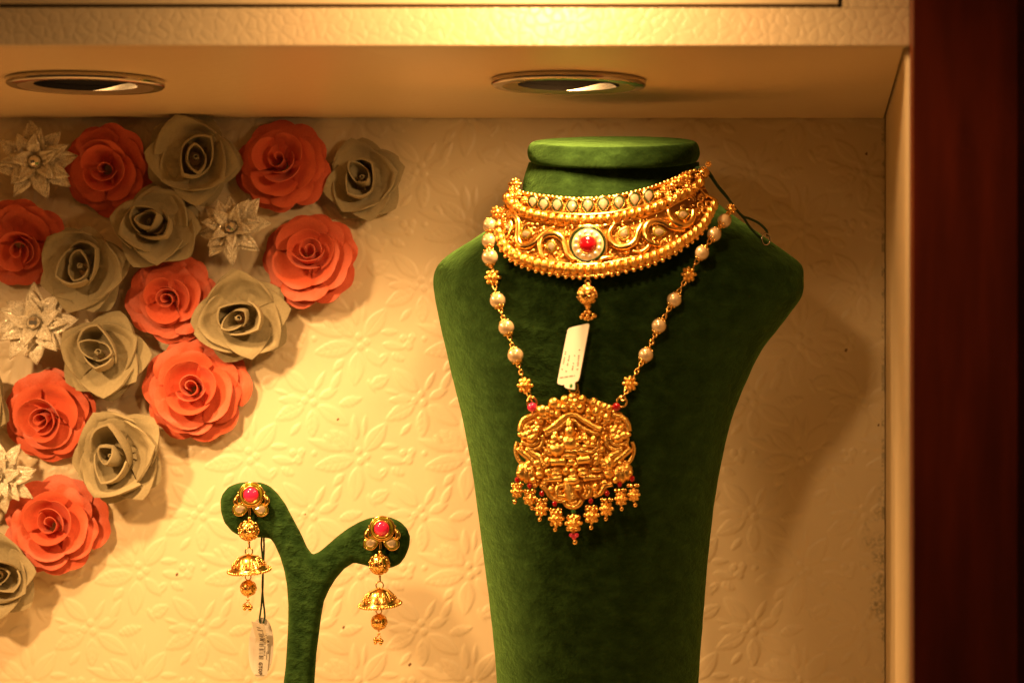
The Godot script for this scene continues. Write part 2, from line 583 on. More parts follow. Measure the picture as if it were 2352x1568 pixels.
	b.box(Vector3(-1.0, gy + 0.0008, FRONT + 0.0042), Vector3(gx - 0.0010, 0.62, FRONT + 0.0125))
	struct("fascia_panel", b.mesh(true), M.cabinet_paint)
	b = MB.new()
	b.box(Vector3(-1.0, 0.54, FRONT + 0.0127), Vector3(WX1 + 0.3, 0.56, 0.80))
	struct("upper_soffit", b.mesh(true), M.soffit_paint)
	# mahogany post in front, with a shallow step near its outer side
	b = MB.new()
	b.box(Vector3(WX1 + 0.0012, -0.03, FRONT + 0.0125), Vector3(W(2338, 0, 0.40).x, 0.539, 0.40))
	b.box(Vector3(W(2341, 0, 0.40).x, -0.03, FRONT + 0.0125), Vector3(0.30, 0.539, 0.392))
	struct("wooden_post", b.mesh(true), M.mahogany)

func downlight(n: int, at: Vector3, label: String, tilt: Basis) -> void:
	var t := thing("downlight", label, "downlight", at, "recessed downlights")
	var b := MB.new()
	var R := 0.0425
	var xf := Transform3D(Basis.IDENTITY, at)
	b.lathe([Vector2(R - 0.002, 0.0), Vector2(R, -0.0006), Vector2(R, -0.0032), Vector2(R - 0.0012, -0.0042), Vector2(R - 0.006, -0.0044)], 64, xf)
	part(t, "trim_ring", b.mesh(), M.chrome)
	b = MB.new()
	b.lathe([Vector2(R - 0.006, -0.0044), Vector2(R - 0.0064, -0.0040), Vector2(R - 0.0068, -0.0043), Vector2(0.0286, -0.0032), Vector2(0.0280, -0.0031)], 64, xf)
	part(t, "trim_face", b.mesh(), M.brushed_trim)
	b = MB.new()
	b.lathe([Vector2(0.0280, 0.0000), Vector2(0.0280, 0.002), Vector2(0.029, 0.006), Vector2(0.031, 0.04), Vector2(0.001, 0.042)], 40, xf)
	part(t, "housing", b.mesh(), M.lamp_black)
	b = MB.new()
	b.lathe([Vector2(0.0283, -0.0031), Vector2(0.0283, 0.0)], 48, xf)
	part(t, "collar", b.mesh(), M.lamp_black)
	b = MB.new()
	var sliver := PackedVector3Array()      # added pale arc, shaped like the sliver of lamplight on the inner rim
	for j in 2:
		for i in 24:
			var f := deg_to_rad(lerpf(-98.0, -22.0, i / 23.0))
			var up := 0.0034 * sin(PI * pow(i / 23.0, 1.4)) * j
			sliver.append(at + Vector3(cos(f) * 0.0279, -0.0030 + up, sin(f) * 0.0279))
	b.grid(sliver, 24, 2)
	part(t, "light_sliver", b.mesh(), M.sliver_metal)
	b = MB.new()
	var lx := Transform3D(tilt, at + Vector3(0.0, 0.0125, 0.0))
	b.lathe([Vector2(0.0232, 0.008), Vector2(0.0238, 0.001), Vector2(0.0236, 0.0), Vector2(0.0228, 0.0)], 40, lx)
	part(t, "gimbal", b.mesh(), M.lamp_black)
	b = MB.new()
	b.lathe([Vector2(0.0228, 0.0), Vector2(0.015, 0.002), Vector2(0.0005, 0.003)], 32, lx)
	part(t, "bulb", b.mesh(), M.lamp_glow)

func surface_lamp(at: Vector3, aim: Vector3, label: String) -> void:   # a small can lamp on the upper soffit
	var t := thing("can_lamp", label, "lamp", Vector3(at.x, 0.54, at.z), "lamps of the upper soffit")
	var y := (at - aim).normalized()
	var x := y.cross(Vector3.BACK).normalized()
	var xf := Transform3D(Basis(x, y, x.cross(y)), at)
	var b := MB.new()
	b.lathe([Vector2(0.0, 0.035), Vector2(0.02, 0.035), Vector2(0.022, 0.03), Vector2(0.022, 0.006), Vector2(0.02, 0.006), Vector2(0.02, 0.012)], 28, xf)
	part(t, "can", b.mesh(), M.chrome)
	b = MB.new()
	b.lathe([Vector2(0.02, 0.011), Vector2(0.0005, 0.013)], 28, xf)
	part(t, "bulb", b.mesh(), M.lamp_glow)
	b = MB.new()
	b.tube([at + y * 0.03, Vector3(at.x, 0.5405, at.z)], 0.004, 8)
	part(t, "stem", b.mesh(), M.chrome)

# ------------------------------------------------------------------ velvet bust
const ROWS := [[372, 1215, 1606, 0.034], [410, 1203, 1612, 0.036], [450, 1196, 1632, 0.040], [490, 1165, 1680, 0.046], [520, 1128, 1722, 0.050], [550, 1085, 1765, 0.054],
	[585, 1030, 1815, 0.057], [610, 1005, 1842, 0.059], [640, 995, 1847, 0.061], [680, 998, 1842, 0.063], [720, 1006, 1815, 0.064], [760, 1014, 1784, 0.065], [800, 1023, 1753, 0.065], [860, 1037, 1722, 0.066],
	[960, 1062, 1682, 0.066], [1100, 1087, 1650, 0.064], [1250, 1107, 1630, 0.062], [1400, 1126, 1617, 0.060], [1568, 1141, 1605, 0.058], [1910, 1150, 1595, 0.056]]
const BZ := 0.115
func bust_row(py: float) -> Array:
	var k := 0
	while k < ROWS.size() - 2 and ROWS[k + 1][0] < py: k += 1
	var a: Array = ROWS[k]; var b: Array = ROWS[k + 1]
	var a0: Array = ROWS[maxi(k - 1, 0)]; var b1: Array = ROWS[mini(k + 2, ROWS.size() - 1)]
	var t := clampf((py - a[0]) / float(b[0] - a[0]), 0, 1)
	var out := []
	for q in [1, 2, 3]:
		var ma: float = (b[q] - a0[q]) / maxf(b[0] - a0[0], 1.0) * (b[0] - a[0])
		var mb: float = (b1[q] - a[q]) / maxf(b1[0] - a[0], 1.0) * (b[0] - a[0])
		var t2 := t * t; var t3 := t2 * t
		out.append((2 * t3 - 3 * t2 + 1) * a[q] + (t3 - 2 * t2 + t) * ma + (-2 * t3 + 3 * t2) * b[q] + (t3 - t2) * mb)
	return out
func bust_z(px: float, py: float) -> float:
	var r := bust_row(py)
	var u: float = clampf((px - (r[0] + r[1]) / 2) / ((r[1] - r[0]) / 2), -1, 1)
	var u0 := -0.38
	var s := (u - u0) / (1 + u0) if u < u0 else (u - u0) / (1 - u0)
	var e := 2.3
	return BZ + r[2] * pow(maxf(1.0 - pow(absf(s), e), 0.0), 0.62)

func build_bust() -> void:
	var base := W(1380, 1920, BZ)
	var t := thing("necklace_bust", "green velvet necklace bust with a round neck cap, wearing gold jewellery", "display bust", Vector3(base.x, 0, BZ))
	var b := MB.new()
	var p := PackedVector3Array()
	var nu := 64; var nb := 22
	var pys := []
	var y := 372.0
	while y < 1900.0:
		pys.append(y)
		y += 7.0 if y < 900 else 20.0
	pys.append(W_floor(BZ))
	var n := FastNoiseLite.new(); n.seed = 2; n.frequency = 60.0
	for py in pys:
		var r := bust_row(minf(py, 1905.0))
		for i in nu:
			var f := PI * (1.0 - i / float(nu - 1))
			var u := cos(f)
			var px: float = (r[0] + r[1]) / 2 + u * (r[1] - r[0]) / 2
			var z := bust_z(px, minf(py, 1905.0))
			var w := W(px, py, z)
			var k := n.get_noise_3dv(w) * 0.0006
			p.append(w + Vector3(k * 0.6, k * 0.3, k))
		for i in nb:
			var f := (i + 1) / float(nb + 1)
			var px := lerpf(r[1], r[0], f)
			p.append(W(px, py, BZ - 0.022 * pow(sin(PI * f), 0.25)))
	b.grid(p, nu + nb, pys.size(), true, true)
	part(t, "body", b.mesh(), M.green_velvet)
	# neck cap: a thick padded disc that leans a little forward
	b = MB.new()
	var c := W(1410, 349, 0.122)
	var hr := 24.5 * U(0.122)
	var prof := [Vector2(0.002, hr), Vector2(0.6, hr)]
	for k in 13:
		var f := PI / 2 - PI * k / 12.0
		prof.append(Vector2(1.0, 0) + Vector2((cos(f) - 1.0) * 0.085, 0) + Vector2(0, sin(f) * hr))
	prof.append(Vector2(0.5, -hr))
	var q := PackedVector3Array()
	var seg := 72
	var tilt := Basis(Vector3.RIGHT, deg_to_rad(10.0))
	for s in prof:
		for i in seg:
			var f := TAU * i / seg
			var w := Vector3(s.x * cos(f) * 198 * U(0.122), s.y, s.x * sin(f) * 0.041)
			w += w.normalized() * n.get_noise_3dv(w) * 0.0006
			q.append(c + tilt * w)
	b.grid(q, seg, prof.size(), true, false)
	part(t, "neck_cap", b.mesh(), M.green_velvet)

func W_floor(z: float) -> float:
	return VY + YC / U(z)

# ------------------------------------------------------------------ surface nets of a padded board
func padded_board(poly: PackedVector2Array, half: float, cell: float, zc: float) -> ArrayMesh:
	var lo := poly[0]; var hi := poly[0]
	for q in poly:
		lo = lo.min(q); hi = hi.max(q)
	lo -= Vector2.ONE * cell * 3; hi += Vector2.ONE * cell * 3
	var nx := int((hi.x - lo.x) / cell) + 2
	var ny := int((hi.y - lo.y) / cell) + 2
	var nz := int(2 * half / cell) + 6
	var z0 := -half - cell * 2.5
	var d2 := PackedFloat32Array(); d2.resize(nx * ny)
	var n := poly.size()
	for j in ny:
		for i in nx:
			var p := lo + Vector2(i, j) * cell
			var best := 1e9
			for k in n:
				var a := poly[k]; var c := poly[(k + 1) % n]
				var ab := c - a
				var h := clampf((p - a).dot(ab) / ab.length_squared(), 0, 1)
				best = minf(best, (p - a - ab * h).length_squared())
			best = sqrt(best)
			d2[j * nx + i] = -best if Geometry2D.is_point_in_polygon(p, poly) else best
	var f := PackedFloat32Array(); f.resize(nx * ny * nz)
	var rr := half * 0.95
	for k in nz:
		var z := absf(z0 + k * cell)
		for m in nx * ny:
			var q := Vector2(d2[m] + rr, z - half + rr)
			f[k * nx * ny + m] = Vector2(maxf(q.x, 0), maxf(q.y, 0)).length() + minf(maxf(q.x, q.y), 0.0) - rr
	var vid := {}
	var b := MB.new()
	var o := [0, 1, nx, nx + 1, nx * ny, nx * ny + 1, nx * ny + nx, nx * ny + nx + 1]
	var pos := [Vector3(0, 0, 0), Vector3(1, 0, 0), Vector3(0, 1, 0), Vector3(1, 1, 0), Vector3(0, 0, 1), Vector3(1, 0, 1), Vector3(0, 1, 1), Vector3(1, 1, 1)]
	var edges := [[0, 1], [2, 3], [4, 5], [6, 7], [0, 2], [1, 3], [4, 6], [5, 7], [0, 4], [1, 5], [2, 6], [3, 7]]
	for k in nz - 1:
		for j in ny - 1:
			for i in nx - 1:
				var at := (k * ny + j) * nx + i
				var mask := 0
				for c in 8:
					if f[at + o[c]] < 0: mask += 1
				if mask == 0 or mask == 8: continue
				var s := Vector3(); var cnt := 0
				for e in edges:
					var a: float = f[at + o[e[0]]]; var c: float = f[at + o[e[1]]]
					if (a < 0) != (c < 0):
						s += pos[e[0]].lerp(pos[e[1]], a / (a - c)); cnt += 1
				vid[at] = b.v.size()
				b.v.append(Vector3(lo.x, lo.y, z0 + zc) + (Vector3(i, j, k) + s / cnt) * cell)
				b.uv.append(Vector2())
	for k in range(1, nz - 1):
		for j in range(1, ny - 1):
			for i in range(1, nx - 1):
				var at := (k * ny + j) * nx + i
				var a := f[at] < 0
				for ax in 3:
					var st: int = [1, nx, nx * ny][ax]
					if a == (f[at + st] < 0): continue
					var s1: int = [nx, nx * ny, 1][ax]
					var s2: int = [nx * ny, 1, nx][ax]
					var q := [vid[at], vid[at - s1], vid[at - s1 - s2], vid[at - s2]]
					if a: b.idx.append_array([q[0], q[2], q[1], q[0], q[3], q[2]])
					else: b.idx.append_array([q[0], q[1], q[2], q[0], q[2], q[3]])
	return b.mesh()

const EZ := 0.100
func z3(X: float, Y: float) -> Vector2:   # a spot of the earring close-up, in photo units
	return Vector2((780 + X / 1.96) / 1.6327, (1760 + Y / 1.96) / 1.6327)
func build_earring_stand() -> void:
	var pts := [[90, 230], [105, 180], [150, 125], [220, 98], [300, 90], [390, 95], [450, 120], [505, 170], [565, 250], [622, 360], [680, 470], [725, 570], [765, 625], [815, 605], [870, 560], [950, 490], [1030, 430], [1110, 385], [1180, 357], [1260, 345], [1340, 350], [1410, 380], [1460, 430], [1485, 495], [1478, 570], [1450, 640], [1410, 695], [1350, 722], [1280, 730], [1200, 718], [1140, 700], [1070, 685], [1000, 730], [940, 800], [890, 880], [850, 970], [830, 1080], [815, 1200], [795, 1350], [780, 1568], [775, 2200], [555, 2200], [555, 1568], [570, 1450], [580, 1300], [588, 1150], [590, 1000], [580, 850], [560, 740], [530, 640], [490, 550], [460, 507], [400, 500], [320, 500], [250, 495], [180, 460], [120, 390], [95, 310]]
	var poly := PackedVector2Array()
	for q in pts:
		var s := z3(q[0], q[1])
		var w := W(s.x, s.y, EZ)
		poly.append(Vector2(w.x, maxf(w.y, 0.014)))
	var c := W(708, 1800, EZ)
	var t := thing("earring_stand", "green velvet Y-shaped earring tree holding one pair of earrings", "jewellery stand", Vector3(c.x, 0, EZ))
	part(t, "forked_post", padded_board(poly, 0.0065, 0.0016, EZ), M.green_terry)
	var b := MB.new()
	b.lathe([Vector2(0.001, 0.0), Vector2(0.040, 0.0), Vector2(0.042, 0.004), Vector2(0.042, 0.010), Vector2(0.039, 0.0135), Vector2(0.001, 0.0138)], 40, Transform3D(Basis.IDENTITY, Vector3(c.x, 0, EZ)))
	part(t, "base", b.mesh(), M.green_terry)

# ------------------------------------------------------------------ artificial flowers
func sheet(p: PackedVector3Array, nu: int, nv: int, thick: float) -> ArrayMesh:   # a curved sheet with thickness and a rim
	var nn := PackedVector3Array()
	for j in nv:
		for i in nu:
			var a := p[j * nu + mini(i + 1, nu - 1)] - p[j * nu + maxi(i - 1, 0)]
			var c := p[mini(j + 1, nv - 1) * nu + i] - p[maxi(j - 1, 0) * nu + i]
			nn.append(a.cross(c).normalized())
	var back := PackedVector3Array()
	for k in p.size(): back.append(p[k] - nn[k] * thick)
	var b := MB.new()
	b.grid(p, nu, nv)
	b.grid(back, nu, nv, false, true)
	var rim := []
	for i in nu: rim.append(i)
	for j in range(1, nv): rim.append(j * nu + nu - 1)
	for i in range(nu - 2, -1, -1): rim.append((nv - 1) * nu + i)
	for j in range(nv - 2, 0, -1): rim.append(j * nu)
	var q := PackedVector3Array()
	for k in rim: q.append(p[k])
	for k in rim: q.append(back[k])
	b.grid(q, rim.size(), 2, true, true)
	return b.mesh()
func petal(s: Dictionary, seed_: int) -> ArrayMesh:
	# a patch of a flaring surface of revolution round +z; the petal points to +y
	var g := RandomNumberGenerator.new(); g.seed = seed_
	var n := FastNoiseLite.new(); n.seed = seed_; n.frequency = 1.3
	var nu := 13; var nv := 11
	var p := PackedVector3Array()
	var skew := g.randf_range(-0.12, 0.12)
	var lift := g.randf_range(0.9, 1.12)
	for j in nv:
		for i in nu:
			var u := i / float(nu - 1) * 2 - 1
			var top: float = 1.0 - s.side * pow(absf(u + skew * 0.5), s.pow) - s.notch * exp(-pow(u / 0.22, 2.0))
			top -= s.get("slant", 0.0) * (0.5 + 0.5 * u)
			var t := j / float(nv - 1) * top
			var wid: float = lerpf(s.foot, 1.0, smoothstep(0.0, 0.75, t))
			var r: float = lerpf(s.r0, s.r1, t) + s.bulge * sin(PI * t)
			var h: float = lerpf(s.h0, s.h1 * lift, pow(t, s.rise))
			var a: float = u * s.span * wid + skew * t * 0.3
			r *= 1.0 + s.get("point", 0.0) * t * exp(-absf(u) / 0.28)
			var k := maxf(t - 0.72, 0.0) / 0.28
			r += s.roll * (k - 0.25 * k * k) * 0.9
			h -= s.roll * k * k
			var e := maxf(absf(u) - 0.72, 0.0) / 0.28 * t
			h -= s.edge * e * e
			r += s.edge * e * 0.35
			h += n.get_noise_2d(u * 1.1, t * 1.4) * s.wave
			p.append(Vector3(sin(a) * r, cos(a) * r, h))
	return sheet(p, nu, nv, s.thick)
func rolled(turns: float, r0: float, r1: float, h0: float, h1: float, flare: float, thick: float, tip: float) -> ArrayMesh:   # a rolled strip, the heart of a rose
	var nu := 44; var nv := 6
	var p := PackedVector3Array()
	for j in nv:
		for i in nu:
			var f := i / float(nu - 1)
			var t := j / float(nv - 1)
			var a := f * TAU * turns
			var r := lerpf(r0, r1, f) * (0.8 + 0.2 * t) + flare * t * t * f
			var top := h1 - tip * (0.5 + 0.5 * cos(a * 1.0 + 1.0)) * f
			p.append(Vector3(sin(a) * r, cos(a) * r, lerpf(h0, top, t)))
	return sheet(p, nu, nv, thick)

var red_pool := []
var grey_pool := []
var red_heart := []
var grey_heart := []
func make_flower_pools() -> void:
	var red := [
		{r0 = 0.12, h0 = 0.05, r1 = 1.0, h1 = 0.10, bulge = 0.0, span = 0.70, foot = 0.5, side = 0.20, pow = 3.0, notch = 0.06, roll = 0.05, edge = 0.03, rise = 1.0, wave = 0.05, thick = 0.012},
		{r0 = 0.12, h0 = 0.10, r1 = 0.88, h1 = 0.25, bulge = 0.0, span = 0.72, foot = 0.5, side = 0.20, pow = 3.0, notch = 0.06, roll = 0.05, edge = 0.04, rise = 1.1, wave = 0.05, thick = 0.012},
		{r0 = 0.12, h0 = 0.12, r1 = 0.70, h1 = 0.40, bulge = 0.03, span = 1.05, foot = 0.7, side = 0.22, pow = 2.8, notch = 0.05, roll = 0.05, edge = 0.04, rise = 1.1, wave = 0.04, thick = 0.012},
		{r0 = 0.14, h0 = 0.15, r1 = 0.47, h1 = 0.55, bulge = 0.06, span = 1.05, foot = 0.8, side = 0.26, pow = 2.4, notch = 0.0, roll = 0.03, edge = 0.03, rise = 1.0, wave = 0.03, thick = 0.012},
		{r0 = 0.15, h0 = 0.2, r1 = 0.29, h1 = 0.60, bulge = 0.05, span = 1.35, foot = 0.9, side = 0.30, pow = 2.0, notch = 0.0, roll = 0.02, edge = 0.02, rise = 0.9, wave = 0.02, thick = 0.012}]
	var grey := [
		{r0 = 0.15, h0 = 0.02, r1 = 1.02, h1 = 0.10, bulge = 0.03, span = 0.80, foot = 0.7, side = 0.32, pow = 1.05, notch = 0.0, roll = 0.07, edge = 0.05, rise = 1.0, wave = 0.03, thick = 0.04},
		{r0 = 0.22, h0 = 0.04, r1 = 0.90, h1 = 0.36, bulge = 0.05, span = 1.0, foot = 0.85, side = 0.34, pow = 1.05, notch = 0.0, roll = 0.11, edge = 0.12, rise = 1.05, wave = 0.05, thick = 0.045, point = 0.10, slant = 0.08},
		{r0 = 0.34, h0 = 0.06, r1 = 0.74, h1 = 0.50, bulge = 0.08, span = 1.15, foot = 0.9, side = 0.36, pow = 1.1, notch = 0.0, roll = 0.13, edge = 0.20, rise = 1.0, wave = 0.06, thick = 0.045, point = 0.14, slant = 0.12},
		{r0 = 0.26, h0 = 0.06, r1 = 0.29, h1 = 0.76, bulge = 0.13, span = 1.85, foot = 0.95, side = 0.42, pow = 1.3, notch = 0.0, roll = 0.06, edge = 0.05, rise = 0.9, wave = 0.04, thick = 0.04, point = 0.45, slant = 0.22},
		{r0 = 0.14, h0 = 0.10, r1 = 0.15, h1 = 0.74, bulge = 0.08, span = 1.9, foot = 0.95, side = 0.4, pow = 1.3, notch = 0.0, roll = 0.03, edge = 0.03, rise = 0.9, wave = 0.02, thick = 0.035, point = 0.4, slant = 0.2}]
	for w in 5:
		var a := []; var b := []
		for k in 4:
			a.append(petal(red[w], 100 + w * 10 + k))
			b.append(petal(grey[w], 300 + w * 10 + k))
		red_pool.append(a); grey_pool.append(b)
	for k in 3:
		red_heart.append(rolled(1.25 + 0.3 * k, 0.05, 0.20, 0.15, 0.62, 0.05, 0.012, 0.20))
		grey_heart.append(rolled(1.2 + 0.2 * k, 0.02, 0.045, 0.1, 0.50, 0.01, 0.02, 0.10))

func rose(kind: String, px: float, py: float, rad: float, z: float, turn: float, tx: float, ty: float, label: String, sd: int) -> void:
	var grey := kind == "grey"
	var g := RandomNumberGenerator.new(); g.seed = sd
	var zc := z + 0.004
	var at := W(px, py, zc)
	var t := thing("foam_rose" if grey else "fabric_rose", label, "artificial rose", at, "grey foam roses on the wall" if grey else "coral fabric roses on the wall")
	var R := rad * U(zc)
	var b0 := Basis(Vector3.UP, deg_to_rad(tx)) * Basis(Vector3.RIGHT, deg_to_rad(-ty)) * Basis(Vector3.BACK, turn)
	var counts := [5, 4, 3, 2, 2] if grey else [5, 5, 3, 3, 1]
	var pool: Array = grey_pool if grey else red_pool
	var off := 0.0
	var bud := Basis(Vector3.UP, g.randf_range(-0.24, 0.24)) * Basis(Vector3.RIGHT, g.randf_range(-0.24, 0.24))
	for w in 5:
		off += g.randf_range(0.35, 0.8)
		for k in counts[w]:
			var a: float = off + TAU * k / counts[w] + g.randf_range(-0.13, 0.13)
			var sc := g.randf_range(0.93, 1.05)
			if grey and w >= 2: sc = g.randf_range(0.92, 1.16)
			if grey and w == 2: a += g.randf_range(-0.3, 0.3)
			var open := g.randf_range(-0.09, 0.09) if not (grey and w >= 2) else g.randf_range(-0.20, 0.14)
			var bb := b0 * (bud if w >= 3 else Basis.IDENTITY) * (Basis.from_scale(Vector3(0.78, 1.08, 1)).rotated(Vector3.BACK, off) if grey and w >= 3 else Basis.IDENTITY) * Basis(Vector3.BACK, a) * Basis(Vector3.RIGHT, open) * Basis.from_scale(Vector3(sc, sc, g.randf_range(0.9, 1.12)) * R)
			part(t, "petal", pool[w][g.randi() % 4], M.grey_foam if grey else M.red_satin, Transform3D(bb, at + b0 * Vector3(0, 0, 0.012 * R * k)))
	part(t, "heart", (grey_heart if grey else red_heart)[g.randi() % 3], M.grey_foam if grey else M.red_satin, Transform3D(b0 * bud * Basis(Vector3.BACK, g.randf() * TAU) * Basis.from_scale(Vector3.ONE * R), at))

var lance := []
func glitter_flower(px: float, py: float, rad: float, z: float, turn: float, tx: float, ty: float, label: String, sd: int) -> void:
	if lance.is_empty():
		for s in 4:
			var p := PackedVector3Array()
			var n := FastNoiseLite.new(); n.seed = s; n.frequency = 1.5
			var hw: float = [0.205, 0.235, 0.185, 0.215][s]
			for j in 12:
				var t := j / 11.0
				for i in 9:
					var u := i / 8.0 * 2 - 1
					var w := hw * pow(sin(PI * clampf(0.10 + 0.88 * pow(t, 0.8), 0, 1)), 0.85)
					var jag := 1.0 + 0.05 * sin(t * 40.0 + u)
					var z1 := 0.16 * sin(t * 2.4) - 0.10 * t * t - absf(u) * -0.05 * (1.0 - t) + 0.022 * cos(u * PI * 3.0) * (1 - t * 0.5)
					p.append(Vector3(u * w * jag + 0.03 * sin(t * 3.0 + s), 0.10 + 0.9 * t * (1.0 - 0.03 * absf(u)), z1 + n.get_noise_2d(u, t * 2) * 0.05))
			lance.append(sheet(p, 9, 12, 0.012))
	var g := RandomNumberGenerator.new(); g.seed = sd
	var zc := z + 0.003
	var at := W(px, py, zc)
	var t := thing("glitter_flower", label, "artificial flower", at, "champagne glitter flowers on the wall")
	var R := rad * U(zc)
	var b0 := Basis(Vector3.UP, deg_to_rad(tx)) * Basis(Vector3.RIGHT, deg_to_rad(-ty)) * Basis(Vector3.BACK, turn)
	for ring in 3:
		var cnt: int = [8, 7, 5][ring]
		for k in cnt:
			var a := TAU * (k + ring * 0.45) / cnt + g.randf_range(-0.12, 0.12)
			var ln: float = R * [1.0, 0.9, 0.72][ring] * g.randf_range(0.92, 1.08)
			var bb := b0 * Basis(Vector3.BACK, a) * Basis(Vector3.RIGHT, [0.05, 0.20, 0.42][ring] + g.randf_range(-0.08, 0.1)) * Basis.from_scale(Vector3(R * [1.2, 1.0, 0.8][ring], ln, R))
			part(t, "petal", lance[g.randi() % 4], M.glitter_gauze, Transform3D(bb, at + b0 * Vector3(0, 0, R * 0.05 * ring)))
	for k in 10:
		var a := TAU * k / 10 + g.randf_range(-0.2, 0.2)
		var d := Vector3(cos(a), sin(a), 0)
		var e := g.randf_range(0.36, 0.5)
		var b := MB.new()
		b.tube([at + b0 * (d * 0.1 * R + Vector3(0, 0, 0.12 * R)), at + b0 * (d * 0.3 * R + Vector3(0, 0, 0.3 * R)), at + b0 * (d * e * R + Vector3(0, 0, 0.36 * R))], 0.010 * R, 4)
		b.sphere(at + b0 * (d * (e + 0.04) * R + Vector3(0, 0, 0.365 * R)), Vector3.ONE * 0.032 * R, 6, 5)
		part(t, "stamen", b.mesh(), M.glitter_gauze)
	var cc := at + b0 * Vector3(0, 0, 0.36 * R)
	var b := MB.new()
	b.sphere(cc, Vector3.ONE * 0.15 * R, 9, 7, b0)
	var gem := part(t, "rhinestone_centre", b.mesh(true), M.rhinestone)
	b = MB.new()
	var ring := []
	for k in 20: ring.append(cc + b0 * (Vector3(cos(TAU * k / 20), sin(TAU * k / 20), -0.2) * 0.155 * R))
	b.tube(ring, 0.022 * R, 6, true)
	part(gem, "setting", b.mesh(), M.brushed_trim)

func build_flowers() -> void:
	make_flower_pools()
	rose("red", 250, 388, 108, 0.000, 0.3, -6, -10, "coral fabric rose between the highest glitter flower and the highest grey rose", 11)
	rose("red", 652, 384, 112, 0.000, 1.3, -4, 6, "coral fabric rose touching the soffit between two grey foam roses", 12)
	rose("red", 45, 556, 108, 0.002, 2.0, 8, -12, "coral fabric rose directly beneath the highest glitter flower", 13)
	rose("red", 716, 598, 116, 0.002, 0.8, -8, 12, "coral fabric rose at the outer edge, beneath the grey rose nearest the bust", 14)
	rose("red", 398, 682, 106, 0.004, 2.6, 0, 4, "coral fabric rose hemmed in by three grey foam roses", 15)
	rose("red", 450, 898, 124, 0.002, 0.5, 4, 2, "largest open coral fabric rose, its lower side on bare wallpaper", 16)
	rose("red", 116, 950, 108, 0.002, 1.7, -3, -6, "coral fabric rose beneath a glitter flower and beside two grey roses", 17)
	rose("red", 130, 1210, 116, 0.002, 2.9, 2, 8, "lowest coral fabric rose, overlapped by the lowest glitter flower", 18)
	rose("grey", 446, 364, 104, 0.010, 0.2, 4, -4, "grey foam rose touching the soffit between two coral roses", 21)
	rose("grey", 836, 416, 97, 0.000, 1.0, -6, 4, "grey foam rose nearest the velvet bust, high on the wall", 22)
	rose("grey", 360, 524, 99, 0.012, 1.9, 6, 12, "grey foam rose with an open side, between coral rose and small glitter flower", 23)
	rose("grey", 196, 620, 102, 0.012, 0.6, -4, 2, "grey foam rose between two coral roses, above a glitter flower", 24)
	rose("grey", 555, 730, 105, 0.010, 2.4, 8, 0, "grey foam rose below the small glitter flower, at the cluster's outer edge", 25)
	rose("grey", 240, 818, 102, 0.012, 1.4, 0, 4, "grey foam rose between a glitter flower and the largest coral rose", 26)
	rose("grey", 281, 1046, 109, 0.010, 0.9, -5, 2, "grey foam rose overlapping the lowest coral rose, facing bare wallpaper", 27)
	rose("grey", -8, 1322, 98, 0.012, 2.2, 6, 6, "lowest grey foam rose, under the lowest coral rose", 28)
	rose("grey", -62, 930, 92, 0.010, 0.1, 0, 0, "grey foam rose tucked behind the coral rose under the mid cluster glitter flower", 29)
	glitter_flower(84, 371, 92, 0.010, 0.2, 6, -4, "highest champagne glitter flower, touching the soffit beside a coral rose", 31)
	glitter_flower(538, 526, 86, 0.012, 0.9, -6, 6, "champagne glitter flower ringed by two coral and two grey roses", 32)
	glitter_flower(84, 745, 94, 0.016, 1.6, 4, 6, "champagne glitter flower between two grey roses in mid cluster", 33)
	glitter_flower(2, 1094, 84, 0.016, 2.5, 0, 0, "lowest champagne glitter flower, overlapping the lowest coral rose", 34)

